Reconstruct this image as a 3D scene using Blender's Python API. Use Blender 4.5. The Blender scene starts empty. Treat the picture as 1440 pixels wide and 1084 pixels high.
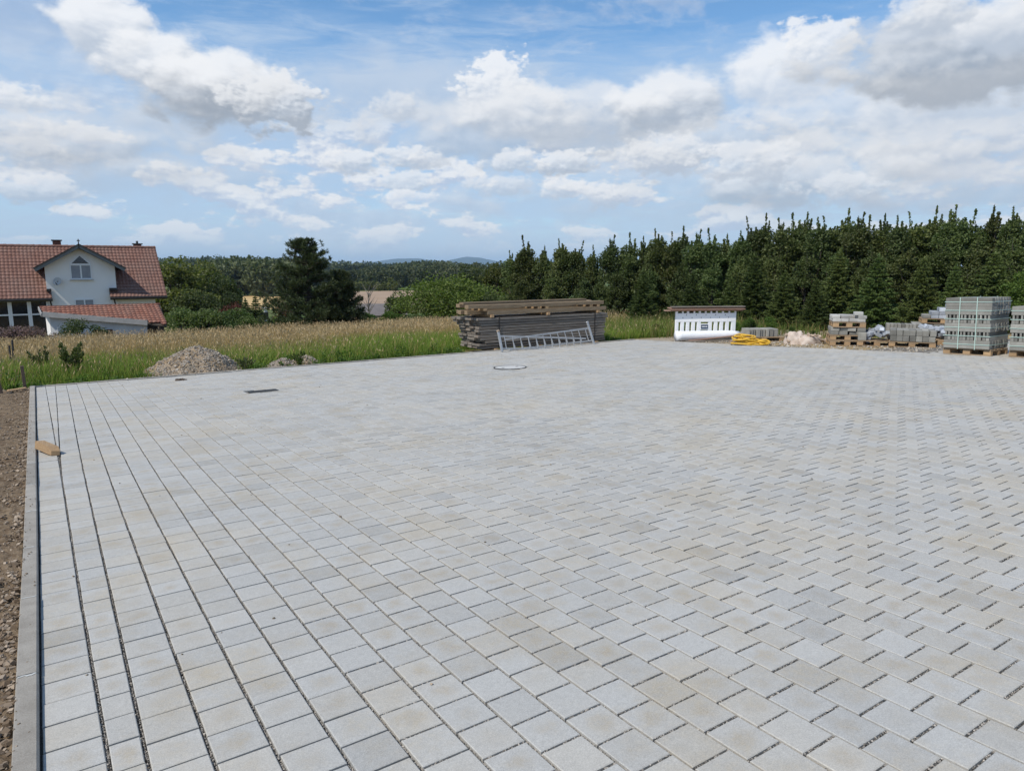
import bpy, math, random
import numpy as np
from mathutils import Vector, Matrix

R = math.radians
rng = np.random.default_rng(11)
random.seed(11)
SC = bpy.context.scene
COL = SC.collection

# ---------------------------------------------------------------- camera
CAM_H = 1.70                     # eye height over the paving
PITCH, YAW = R(9.48), R(33.6)    # looking down a little, turned to the right of the kerb line (kerb = +Y)
SLY, SLX = -0.0377, 0.0025       # fall of the paved yard along the kerb and across
cam = bpy.data.cameras.new("camera")
camo = bpy.data.objects.new("camera", cam)
COL.objects.link(camo)
camo.location = (0, 0, CAM_H)
camo.rotation_euler = (R(90) - PITCH, 0, -YAW)
cam.sensor_width = 36.0
cam.lens = 25.0
cam.clip_start = 0.05
cam.clip_end = 60000
SC.camera = camo

# ---------------------------------------------------------------- sun, exposure
SUN_AZ = R(-99)                  # from +Y, clockwise positive: the sun stands to the left
SUN_EL = R(52)
sund = Vector((math.sin(SUN_AZ) * math.cos(SUN_EL), math.cos(SUN_AZ) * math.cos(SUN_EL), math.sin(SUN_EL)))
sl = bpy.data.lights.new("sun", 'SUN')
sl.energy = 4.0
sl.angle = R(0.55)
sl.color = (1.0, 0.94, 0.84)
so = bpy.data.objects.new("sun", sl)
COL.objects.link(so)
so.rotation_euler = sund.to_track_quat('Z', 'Y').to_euler()
so.location = (-20, -3, 30)
SC.view_settings.view_transform = 'Standard'
SC.view_settings.look = 'None'
SC.view_settings.gamma = 1
SC.view_settings.exposure = 0.0
SC.view_settings.use_curve_mapping = False

# ---------------------------------------------------------------- sky: daylight sky with cumulus and a thin veil
W = bpy.data.worlds.new("World")
SC.world = W
W.use_nodes = True
W.cycles.sampling_method = 'MANUAL'
W.cycles.sample_map_resolution = 512
wn, wl = W.node_tree.nodes, W.node_tree.links
wn.clear()

def sock(nt, s, v):
    if isinstance(v, bpy.types.NodeSocket):
        nt.links.new(v, s)
    elif v is not None:
        s.default_value = v

def MATH(nt, op, a, b=None, c=None, clamp=False):
    n = nt.nodes.new('ShaderNodeMath'); n.operation = op; n.use_clamp = clamp
    sock(nt, n.inputs[0], a); sock(nt, n.inputs[1], b); sock(nt, n.inputs[2], c)
    return n.outputs[0]

def VMATH(nt, op, a, b=None, c=None):
    n = nt.nodes.new('ShaderNodeVectorMath'); n.operation = op
    sock(nt, n.inputs[0], a); sock(nt, n.inputs[1], b); sock(nt, n.inputs[2], c)
    return n.outputs[1] if op in ('LENGTH', 'DOT_PRODUCT', 'DISTANCE') else n.outputs[0]

def MAPR(nt, v, f0, f1, t0=0.0, t1=1.0, smooth=False):
    n = nt.nodes.new('ShaderNodeMapRange'); n.clamp = True
    n.interpolation_type = 'SMOOTHSTEP' if smooth else 'LINEAR'
    for i, x in enumerate((v, f0, f1, t0, t1)):
        sock(nt, n.inputs[i], x)
    return n.outputs[0]

def MIX(nt, f, a, b, blend='MIX'):
    n = nt.nodes.new('ShaderNodeMix'); n.data_type = 'RGBA'; n.blend_type = blend
    sock(nt, n.inputs[0], f); sock(nt, n.inputs[6], a); sock(nt, n.inputs[7], b)
    return n.outputs[2]

def NOISE(nt, vec, scale, detail=4, rough=0.55, dist=0.0, col=False):
    n = nt.nodes.new('ShaderNodeTexNoise')
    sock(nt, n.inputs['Vector'], vec)
    n.inputs['Scale'].default_value = scale; n.inputs['Detail'].default_value = detail
    n.inputs['Roughness'].default_value = rough; n.inputs['Distortion'].default_value = dist
    return n.outputs['Color'] if col else n.outputs['Fac']

def pix_dir(x, y):
    """azimuth (from +Y, clockwise) and elevation of a sight line, in tens of degrees"""
    r, u, f = x - 720.0, 542.0 - y, 1000.0
    up = u * math.cos(PITCH) - f * math.sin(PITCH); fw = f * math.cos(PITCH) + u * math.sin(PITCH)
    return (math.degrees(math.atan2(r, fw) + YAW) / 10, math.degrees(math.atan2(up, math.hypot(r, fw))) / 10)

def VORO(nt, vec, scale, detail=2.0):
    n = nt.nodes.new('ShaderNodeTexVoronoi'); n.voronoi_dimensions = '2D'; n.feature = 'F1'; n.normalize = True
    sock(nt, n.inputs['Vector'], vec)
    n.inputs['Scale'].default_value = scale; n.inputs['Detail'].default_value = detail; n.inputs['Roughness'].default_value = 0.55
    return n.outputs['Distance']

def build_sky():
    nt = W.node_tree
    K = 8.0                                              # background strength is 1/K
    sky = wn.new('ShaderNodeTexSky'); sky.sky_type = 'NISHITA'; sky.sun_disc = False
    sky.sun_elevation = SUN_EL; sky.sun_rotation = SUN_AZ
    sky.altitude = 400; sky.air_density = 1.0; sky.dust_density = 0.3; sky.ozone_density = 3.5
    tc = wn.new('ShaderNodeTexCoord')
    d = VMATH(nt, 'NORMALIZE', tc.outputs['Generated'])
    sx = wn.new('ShaderNodeSeparateXYZ'); nt.links.new(d, sx.inputs[0])
    az = MATH(nt, 'MULTIPLY', MATH(nt, 'ARCTAN2', sx.outputs[0], sx.outputs[1]), 18 / math.pi)
    el = MATH(nt, 'MULTIPLY', MATH(nt, 'ARCSINE', sx.outputs[2]), 18 / math.pi)
    cb = wn.new('ShaderNodeCombineXYZ'); nt.links.new(az, cb.inputs[0]); nt.links.new(el, cb.inputs[1])
    dn = VMATH(nt, 'MULTIPLY', d, (1.0, 1.0, 1.7))       # clouds are wider than high
    def c(r, g, b): return (r * K, g * K, b * K, 1)
    # thin veil of high cloud, streaky
    ds = VMATH(nt, 'MULTIPLY', d, (1.0, 1.0, 6.0))
    v1 = NOISE(nt, ds, 2.6, 6, 0.62, 0.6)
    v2 = NOISE(nt, ds, 9.0, 6, 0.65, 0.8)
    veil = MAPR(nt, MATH(nt, 'ADD', MATH(nt, 'MULTIPLY', v1, 0.70), MATH(nt, 'MULTIPLY', v2, 0.30)), 0.42, 0.64, 0.06, 0.85, True)
    veil = MATH(nt, 'MULTIPLY', veil, MAPR(nt, el, 1.0, 3.0, 1.0, 0.6))
    mid = MATH(nt, 'ADD', MAPR(nt, el, 1.25, 1.80, 0.86, 0.0, True), MATH(nt, 'MULTIPLY', MATH(nt, 'SUBTRACT', v2, 0.5), 0.9))
    veil = MATH(nt, 'ADD', veil, MAPR(nt, mid, 0.0, 1.0), clamp=True)
    color = MIX(nt, 1.0, sky.outputs[0], (0.88, 1.16, 1.26, 1), 'MULTIPLY')
    color = MIX(nt, MATH(nt, 'MULTIPLY', veil, 0.86), color, c(0.475, 0.615, 0.81))
    # shared billow fields: a coarse one for big clouds, a fine one for small far ones
    Ldir = Vector((sund.x, sund.y, sund.z * 1.3)).normalized()
    def billow(scale, wobble):
        warp = VMATH(nt, 'SUBTRACT', NOISE(nt, dn, scale * 1.3, 3, 0.5, 0, True), (0.5, 0.5, 0.5))
        p = VMATH(nt, 'MULTIPLY_ADD', warp, (wobble,) * 3, dn)
        wob2 = VMATH(nt, 'MULTIPLY_ADD', warp, (wobble * 7, wobble * 7, 0), VMATH(nt, 'MULTIPLY', cb.outputs[0], (1.0, 1.35, 0)))
        def f(v, sh_, det):
            n = NOISE(nt, v, scale, det, 0.60); vo = VORO(nt, VMATH(nt, 'ADD', wob2, sh_), scale * 0.36, 1.0)
            return MATH(nt, 'ADD', MATH(nt, 'MULTIPLY', MATH(nt, 'SUBTRACT', n, 0.5), 2.4), MATH(nt, 'MULTIPLY', MATH(nt, 'SUBTRACT', 0.40, vo), 0.8))
        f0 = f(p, (0, 0, 0), 6); f1 = f(VMATH(nt, 'ADD', p, tuple(Ldir * (0.16 / scale))), (-0.55 / scale, 0.75 / scale, 0), 4)
        return f0, MATH(nt, 'MULTIPLY', MATH(nt, 'SUBTRACT', f0, f1), 0.80)      # density, sunlit side
    FA = billow(10.5, 0.03); FB = billow(26.0, 0.012)
    # scattered clouds all round the sky
    g = NOISE(nt, dn, 3.4, 7, 0.6, 0.3)
    gm = MAPR(nt, MATH(nt, 'ADD', g, MATH(nt, 'MULTIPLY', FA[0], 0.07)), 0.575, 0.67, 0.0, 0.38, True)
    gs = MAPR(nt, MATH(nt, 'ADD', MATH(nt, 'MULTIPLY', g, -1.6), FA[1]), -1.25, -0.45)
    color = MIX(nt, gm, color, MIX(nt, gs, c(0.52, 0.58, 0.70), c(0.90, 0.92, 0.95)))
    # rows of small far cumulus low over the land
    dl = VMATH(nt, 'MULTIPLY', d, (1.0, 1.0, 2.6))
    c0 = NOISE(nt, dl, 10.5, 4, 0.55); c1 = NOISE(nt, VMATH(nt, 'ADD', dl, (0, 0, 0.028)), 10.5, 3, 0.55)
    band = MATH(nt, 'MULTIPLY', MAPR(nt, el, 0.06, 0.26, 0.0, 1.0, True), MAPR(nt, el, 0.85, 1.35, 1.0, 0.0, True))
    lm = MATH(nt, 'MULTIPLY', MAPR(nt, MATH(nt, 'ADD', c0, MATH(nt, 'MULTIPLY', FB[0], 0.10)), 0.485, 0.565, 0.0, 0.78, True), band)
    lt = MAPR(nt, MATH(nt, 'ADD', MATH(nt, 'MULTIPLY', MATH(nt, 'SUBTRACT', c0, c1), 3.6), FB[1]), -0.45, 0.45, 0.0, 1.0, True)
    color = MIX(nt, lm, color, MIX(nt, lt, c(0.50, 0.59, 0.75), c(0.94, 0.935, 0.93)))
    # single clouds: x, y, half-width, half-height (sight lines), opacity, underside grey, top white, softness
    for (x, y, rx, ry, op, dark, lite, soft) in CLOUDS:
        u, v = pix_dir(x, y)
        u1, v1_ = pix_dir(x + rx, y); u2, v2_ = pix_dir(x, y - ry)
        ru = abs(u1 - u); rv = abs(v2_ - v)
        nn, sh = FA if rx > 68 else FB
        here = VMATH(nt, 'MULTIPLY_ADD', color, (0, 0, 0), cb.outputs[0])   # clouds are laid one after the other
        q = VMATH(nt, 'MULTIPLY_ADD', here, (1 / ru, 1 / rv, 0), (-u / ru, -v / rv, 0))
        r = VMATH(nt, 'LENGTH', q)
        f = MATH(nt, 'SUBTRACT', MATH(nt, 'MULTIPLY', nn, 0.66 if soft < 0.26 and rx > 68 else 1.0), r)
        a = MAPR(nt, f, -1.0 - soft, -1.0 + soft, 0.0, op * (0.95 if soft < 0.30 else 0.72), True)
        s = wn.new('ShaderNodeSeparateXYZ'); nt.links.new(q, s.inputs[0])
        t = MATH(nt, 'ADD', MATH(nt, 'MULTIPLY_ADD', s.outputs[0], -0.14, MATH(nt, 'MULTIPLY', s.outputs[1], 0.72)), sh)
        t = MAPR(nt, t, -0.62, 0.50, 0.0, 1.0, True)
        cc = MIX(nt, t, c(dark * 0.80, dark * 0.905, dark * 1.06), c(lite * 0.935, lite * 0.95, lite * 0.975))
        color = MIX(nt, a, color, cc)
    # pale air low over the land
    color = MIX(nt, MAPR(nt, el, 0.0, 0.6, 0.55, 0.0, True), color, c(0.54, 0.66, 0.80))
    bg = wn.new('ShaderNodeBackground'); bg.inputs['Strength'].default_value = 1 / K
    nt.links.new(color, bg.inputs['Color'])
    out = wn.new('ShaderNodeOutputWorld'); nt.links.new(bg.outputs[0], out.inputs['Surface'])

CLOUDS = [
    # broad grey-white banks first, then crisp heads
    (1330, 190, 280, 75, 0.69, 0.62, 0.86, 0.45),
    (1000, 250, 340, 60, 0.52, 0.60, 0.84, 0.49),
    (80, 190, 190, 44, 0.60, 0.58, 0.84, 0.41),
    (180, 240, 190, 30, 0.43, 0.58, 0.80, 0.41),
    (600, 130, 120, 50, 0.39, 0.60, 0.80, 0.49),
    (700, 188, 170, 44, 0.69, 0.52, 0.86, 0.33),
    (698, 122, 46, 40, 0.92, 0.68, 0.99, 0.18),
    (738, 160, 84, 38, 0.85, 0.60, 0.95, 0.25),
    (560, 150, 30, 20, 0.60, 0.62, 0.90, 0.29),
    (840, 155, 80, 36, 0.70, 0.60, 0.92, 0.29),
    (945, 148, 86, 46, 0.90, 0.52, 0.97, 0.23),
    (1105, 105, 98, 52, 0.92, 0.74, 1.00, 0.21),
    (1150, 68, 52, 38, 0.88, 0.72, 0.99, 0.21),
    (1200, 162, 160, 46, 0.65, 0.60, 0.94, 0.30),
    (1350, 140, 160, 42, 0.73, 0.72, 0.97, 0.34),
    (1330, 66, 195, 66, 0.82, 0.42, 0.80, 0.26),
    (1410, 28, 70, 40, 0.80, 0.66, 0.98, 0.29),
    (1300, 20, 66, 26, 0.70, 0.62, 0.95, 0.29),
    (1020, 196, 105, 32, 0.65, 0.50, 0.88, 0.30),
    (1160, 212, 110, 30, 0.60, 0.56, 0.92, 0.30),
    (1290, 215, 120, 34, 0.56, 0.58, 0.90, 0.33),
    (1150, 250, 150, 34, 0.65, 0.50, 0.92, 0.28),
    (1340, 262, 180, 34, 0.56, 0.54, 0.84, 0.34),
    (940, 218, 66, 24, 0.75, 0.60, 0.94, 0.28),
    (1055, 228, 66, 26, 0.70, 0.60, 0.96, 0.26),
    (1190, 265, 60, 22, 0.65, 0.60, 0.96, 0.26),
    (290, 165, 160, 24, 0.39, 0.60, 0.80, 0.49),
    (155, 38, 74, 46, 0.95, 0.66, 1.00, 0.16),
    (228, 84, 76, 48, 0.95, 0.60, 0.99, 0.18),
    (292, 118, 100, 52, 0.97, 0.42, 0.98, 0.20),
    (385, 145, 66, 36, 0.90, 0.46, 0.92, 0.23),
    (18, 138, 46, 18, 0.75, 0.66, 0.95, 0.29),
    (30, 180, 60, 22, 0.60, 0.60, 0.90, 0.33),
    (110, 205, 120, 26, 0.60, 0.48, 0.84, 0.33),
    (40, 215, 62, 18, 0.60, 0.52, 0.84, 0.33),
    (70, 268, 62, 18, 0.70, 0.58, 0.93, 0.26),
    (225, 240, 66, 14, 0.50, 0.56, 0.84, 0.33),
    (492, 230, 36, 15, 0.85, 0.62, 0.95, 0.23),
    (580, 222, 40, 17, 0.80, 0.62, 0.95, 0.23),
    (578, 258, 34, 18, 0.75, 0.64, 0.95, 0.23),
    (580, 275, 46, 8, 0.80, 0.80, 0.98, 0.25),
    (720, 228, 36, 16, 0.80, 0.62, 0.95, 0.23),
    (800, 230, 40, 18, 0.85, 0.56, 0.95, 0.23),
    (790, 265, 32, 14, 0.80, 0.66, 0.96, 0.23),
    (705, 260, 44, 15, 0.65, 0.64, 0.93, 0.26),
    (850, 275, 34, 18, 0.70, 0.64, 0.95, 0.25),
]
build_sky()

# ================================================================ helpers
def ray(x, y):
    """sight line of the survey photograph, for measuring where things stand"""
    r, u, f = x - 720.0, 542.0 - y, 1000.0
    cp, sp, cy, sy = math.cos(PITCH), math.sin(PITCH), math.cos(YAW), math.sin(YAW)
    fw, up = f * cp + u * sp, u * cp - f * sp
    return np.array([r * cy + fw * sy, -r * sy + fw * cy, up])

def on_pav(x, y, dz=0.0):
    d = ray(x, y); t = (CAM_H - dz) / (SLX * d[0] + SLY * d[1] - d[2])
    return np.array([0, 0, CAM_H]) + t * d

def at_Y(x, y, Y):
    d = ray(x, y); return np.array([0, 0, CAM_H]) + d * (Y / d[1])

def at_depth(x, y, D):
    d = ray(x, y); k = d[0] * math.sin(YAW) + d[1] * math.cos(YAW)
    return np.array([0, 0, CAM_H]) + d * (D / k)

def at_z(x, y, z):
    d = ray(x, y); return np.array([0, 0, CAM_H]) + d * ((z - CAM_H) / d[2])

def pz(x, y):
    return SLX * x + SLY * y

GQ = np.array([-60, 0, 16.6, 38, 44, 54, 90, 160, 240, 1000, 40000.0])
GZ = np.array([2.2, 0, -0.63, -2.02, -2.75, -3.5, -5.8, -9.6, -12, -12, -12.0])
def ground_z(x, y):
    return np.interp(y, GQ, GZ) + SLX * np.clip(x, -30, 30)

def mesh_np(name, V, F, tone=None, col=None, uv=None, smooth=False, mat=None):
    V = np.asarray(V, np.float32); F = np.asarray(F, np.int32)
    me = bpy.data.meshes.new(name)
    n, k = F.shape
    me.vertices.add(len(V)); me.vertices.foreach_set('co', V.ravel())
    me.loops.add(n * k); me.loops.foreach_set('vertex_index', F.ravel())
    me.polygons.add(n); me.polygons.foreach_set('loop_start', np.arange(0, n * k, k, dtype=np.int32))
    me.polygons.foreach_set('use_smooth', np.full(n, smooth))
    if tone is not None:
        a = me.attributes.new('tone', 'FLOAT', 'POINT'); a.data.foreach_set('value', np.asarray(tone, np.float32))
    if col is not None:
        a = me.attributes.new('col', 'FLOAT_COLOR', 'POINT')
        c4 = np.ones((len(V), 4), np.float32); c4[:, :3] = col
        a.data.foreach_set('color', c4.ravel())
    if uv is not None:
        l = me.uv_layers.new(name='uv'); l.data.foreach_set('uv', np.asarray(uv, np.float32)[F.ravel()].ravel())
    me.update(calc_edges=True)
    if mat is not None:
        me.materials.append(mat)
    return me

def link(name, data, parent=None, loc=None):
    o = bpy.data.objects.new(name, data); COL.objects.link(o)
    if loc is not None: o.location = loc
    if parent is not None: o.parent = parent
    return o

def tag(o, label=None, cat=None, group=None, kind=None):
    if label: o['label'] = label
    if cat: o['category'] = cat
    if group: o['group'] = group
    if kind: o['kind'] = kind
    return o

def thing(name, label, cat, loc, group=None):
    return tag(link(name, None, None, tuple(float(c) for c in loc)), label, cat, group)

def root_loc(o):
    while o.parent is not None: o = o.parent
    return np.array(o.location)

def rot_z(a):
    c, s = math.cos(a), math.sin(a)
    return np.array([[c, -s, 0], [s, c, 0], [0, 0, 1.0]])

def frame(xdir, up=(0, 0, 1)):
    """columns: local x, y, z"""
    x = np.asarray(xdir, float); x = x / np.linalg.norm(x)
    z = np.asarray(up, float); z = z - x * (z @ x); z /= np.linalg.norm(z)
    return np.stack([x, np.cross(z, x), z], 1)

class MB:
    """collects shapes in world coordinates; build() links them as one mesh object"""
    def __init__(s): s.v, s.f = [], []
    def add(s, V, F):
        o = len(s.v); s.v += [tuple(map(float, p)) for p in V]; s.f += [tuple(int(i) + o for i in q) for q in F]; return s
    def box(s, c, size, M=None, ch=0.0):
        hx, hy, hz = size[0] / 2, size[1] / 2, size[2] / 2
        if ch <= 0:
            V = np.array([(x, y, z) for z in (-hz, hz) for y in (-hy, hy) for x in (-hx, hx)])
            F = [(0, 2, 3, 1), (4, 5, 7, 6), (0, 1, 5, 4), (2, 6, 7, 3), (0, 4, 6, 2), (1, 3, 7, 5)]
        else:
            V, F, ix = [], [], {}
            for sx in (-1, 1):
                for sy in (-1, 1):
                    for sz in (-1, 1):
                        for ax in range(3):
                            p = [sx * (hx - ch), sy * (hy - ch), sz * (hz - ch)]
                            p[ax] = (sx * hx, sy * hy, sz * hz)[ax]
                            ix[sx, sy, sz, ax] = len(V); V.append(p)
            def q(*k):
                pts = np.array([V[ix[i]] for i in k]); ctr = pts.mean(0)
                nrm = np.cross(pts[1] - pts[0], pts[2] - pts[0])
                ids = [ix[i] for i in k]
                F.append(tuple(ids if nrm @ ctr > 0 else ids[::-1]))
            for ax in range(3):
                o1, o2 = [a for a in range(3) if a != ax]
                for sg in (-1, 1):
                    k = []
                    for a, b in ((-1, -1), (1, -1), (1, 1), (-1, 1)):
                        t = [0, 0, 0]; t[ax] = sg; t[o1] = a; t[o2] = b; k.append((*t, ax))
                    q(*k)
                for a in (-1, 1):
                    for b in (-1, 1):
                        t0 = [0, 0, 0]; t1 = [0, 0, 0]
                        t0[o1] = t1[o1] = a; t0[o2] = t1[o2] = b; t0[ax] = -1; t1[ax] = 1
                        q((*t0, o1), (*t1, o1), (*t1, o2), (*t0, o2))
            for sx in (-1, 1):
                for sy in (-1, 1):
                    for sz in (-1, 1):
                        q((sx, sy, sz, 0), (sx, sy, sz, 1), (sx, sy, sz, 2))
            V = np.array(V)
        if M is not None: V = V @ np.asarray(M).T
        return s.add(V + np.asarray(c), F)
    def bar(s, p0, p1, w, h, up=(0, 0, 1), ch=0.0):
        p0, p1 = np.asarray(p0, float), np.asarray(p1, float)
        return s.box((p0 + p1) / 2, (np.linalg.norm(p1 - p0), w, h), frame(p1 - p0, up), ch)
    def tube(s, pts, r, n=8, cap=True, closed=False):
        pts = np.asarray(pts, float); m = len(pts)
        rr = np.full(m, r) if np.isscalar(r) else np.asarray(r)
        V = []
        prev = None
        for i in range(m):
            t = pts[(i + 1) % m if closed else min(i + 1, m - 1)] - pts[i - 1 if closed else max(i - 1, 0)]
            t = t / (np.linalg.norm(t) + 1e-9)
            a = prev if prev is not None else (np.array([0, 0, 1.0]) if abs(t[2]) < 0.9 else np.array([1.0, 0, 0]))
            b = a - t * (a @ t); b /= np.linalg.norm(b) + 1e-9; prev = b
            c = np.cross(t, b)
            for k in range(n):
                an = 2 * math.pi * k / n
                V.append(pts[i] + rr[i] * (math.cos(an) * b + math.sin(an) * c))
        F = []
        for i in range(m if closed else m - 1):
            j = (i + 1) % m
            for k in range(n):
                F.append((i * n + k, i * n + (k + 1) % n, j * n + (k + 1) % n, j * n + k))
        if cap and not closed:
            F.append(tuple(range(n))[::-1]); F.append(tuple((m - 1) * n + k for k in range(n)))
        return s.add(V, F)
    def prism(s, poly, ext):
        """poly: list of 3-D points in a plane, ext: extrusion vector"""
        P = np.asarray(poly, float); n = len(P); e = np.asarray(ext, float)
        nrm = np.zeros(3)
        for i in range(n): nrm += np.cross(P[i] - P[0], P[(i + 1) % n] - P[0])
        F = [tuple(range(n)), tuple(range(2 * n - 1, n - 1, -1))] + [(i, i + n, (i + 1) % n + n, (i + 1) % n) for i in range(n)]
        if nrm @ e > 0: F = [f[::-1] for f in F]
        return s.add(np.vstack([P, P + e]), F)
    def poly(s, P):
        return s.add(P, [tuple(range(len(P)))])
    def build(s, name, mat, parent=None, smooth=False, tone=None):
        me = bpy.data.meshes.new(name)
        o0 = root_loc(parent) if parent is not None else np.array(s.v).mean(0) * [1, 1, 0] + [0, 0, min(v[2] for v in s.v)]
        me.from_pydata([tuple(np.asarray(v) - o0) for v in s.v], [], s.f)
        if smooth: me.polygons.foreach_set('use_smooth', [True] * len(me.polygons))
        me.update(); me.materials.append(mat)
        o = link(name, me, parent, None if parent is not None else tuple(o0))
        if tone is not None: o['tone'] = float(tone)
        return o

# ---------------------------------------------------------------- materials
def new_mat(name):
    m = bpy.data.materials.new(name); m.use_nodes = True
    nt = m.node_tree; nt.nodes.clear()
    out = nt.nodes.new('ShaderNodeOutputMaterial'); b = nt.nodes.new('ShaderNodeBsdfPrincipled')
    nt.links.new(b.outputs[0], out.inputs[0])
    return m, nt, b

def attr(nt, name, kind='GEOMETRY'):
    n = nt.nodes.new('ShaderNodeAttribute'); n.attribute_name = name; n.attribute_type = kind
    return n

def pos(nt, kind='Object'):
    return nt.nodes.new('ShaderNodeTexCoord').outputs[kind]

def wpos(nt):
    return nt.nodes.new('ShaderNodeNewGeometry').outputs['Position']

def tone_of(nt):
    return MATH(nt, 'ADD', attr(nt, 'tone').outputs['Fac'], attr(nt, 'tone', 'OBJECT').outputs['Fac'])

def bump(nt, b, h, strength=0.3, dist=0.01):
    n = nt.nodes.new('ShaderNodeBump'); n.inputs['Strength'].default_value = strength; n.inputs['Distance'].default_value = dist
    nt.links.new(h, n.inputs['Height']); nt.links.new(n.outputs[0], b.inputs['Normal'])

def rgb(*c): return (c[0], c[1], c[2], 1)

def simple(name, c1, c2, scale=4.0, rough=0.8, fine=60.0, bmp=0.25, bd=0.006, stretch=(1, 1, 1), metal=0.0, tonek=0.25, spec=0.3, fineamt=0.35):
    """two-colour weathered surface: broad patches, fine grain, relief, a tone per piece"""
    m, nt, b = new_mat(name)
    p = VMATH(nt, 'MULTIPLY', wpos(nt), stretch)
    n = NOISE(nt, p, scale, 5, 0.6)
    f = NOISE(nt, p, fine, 3, 0.6)
    k = MAPR(nt, MATH(nt, 'ADD', n, MATH(nt, 'MULTIPLY', MATH(nt, 'SUBTRACT', f, 0.5), fineamt)), 0.3, 0.7)
    col = MIX(nt, k, rgb(*c1), rgb(*c2))
    t = MATH(nt, 'MULTIPLY_ADD', tone_of(nt), tonek, 1.0)
    cm = nt.nodes.new('ShaderNodeCombineXYZ')
    for i in range(3): nt.links.new(t, cm.inputs[i])
    nt.links.new(MIX(nt, 1.0, col, cm.outputs[0], 'MULTIPLY'), b.inputs['Base Color'])
    b.inputs['Roughness'].default_value = rough; b.inputs['Metallic'].default_value = metal
    b.inputs['Specular IOR Level'].default_value = spec
    if bmp: bump(nt, b, f, bmp, bd)
    return m

def leaf_mat(name, c1, c2, trans=0.28):
    m, nt, b = new_mat(name)
    t = attr(nt, 'tone').outputs['Fac']
    col = MIX(nt, t, rgb(*c1), rgb(*c2))
    n = NOISE(nt, wpos(nt), 0.9, 3, 0.6)
    col = MIX(nt, MAPR(nt, n, 0.35, 0.7, 0, 0.45), col, MIX(nt, 0.5, col, rgb(c2[0] * 1.25, c2[1] * 1.0, c2[2] * 0.7)))
    # each tree a little different
    oi = nt.nodes.new('ShaderNodeObjectInfo').outputs['Random']
    hs = nt.nodes.new('ShaderNodeHueSaturation')
    nt.links.new(MAPR(nt, oi, 0, 1, 0.478, 0.512), hs.inputs['Hue']); nt.links.new(MAPR(nt, MATH(nt, 'FRACT', MATH(nt, 'MULTIPLY', oi, 7.7)), 0, 1, 0.72, 1.32), hs.inputs['Value'])
    hs.inputs['Saturation'].default_value = 0.95; nt.links.new(col, hs.inputs['Color']); col = hs.outputs[0]
    nt.links.new(col, b.inputs['Base Color']); b.inputs['Roughness'].default_value = 0.5
    b.inputs['Specular IOR Level'].default_value = 0.25
    tr = nt.nodes.new('ShaderNodeBsdfTranslucent')
    nt.links.new(MIX(nt, 1.0, col, rgb(1.0, 1.25, 0.5), 'MULTIPLY'), tr.inputs[0])
    mx = nt.nodes.new('ShaderNodeMixShader'); mx.inputs[0].default_value = trans
    nt.links.new(b.outputs[0], mx.inputs[1]); nt.links.new(tr.outputs[0], mx.inputs[2])
    nt.links.new(mx.outputs[0], nt.nodes['Material Output'].inputs[0])
    return m

def vcol_mat(name, rough=0.7, trans=0.25):
    m, nt, b = new_mat(name)
    c = attr(nt, 'col').outputs['Color']
    nt.links.new(c, b.inputs['Base Color']); b.inputs['Roughness'].default_value = rough
    b.inputs['Specular IOR Level'].default_value = 0.2
    if trans:
        tr = nt.nodes.new('ShaderNodeBsdfTranslucent'); nt.links.new(c, tr.inputs[0])
        mx = nt.nodes.new('ShaderNodeMixShader'); mx.inputs[0].default_value = trans
        nt.links.new(b.outputs[0], mx.inputs[1]); nt.links.new(tr.outputs[0], mx.inputs[2])
        nt.links.new(mx.outputs[0], nt.nodes['Material Output'].inputs[0])
    return m

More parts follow.
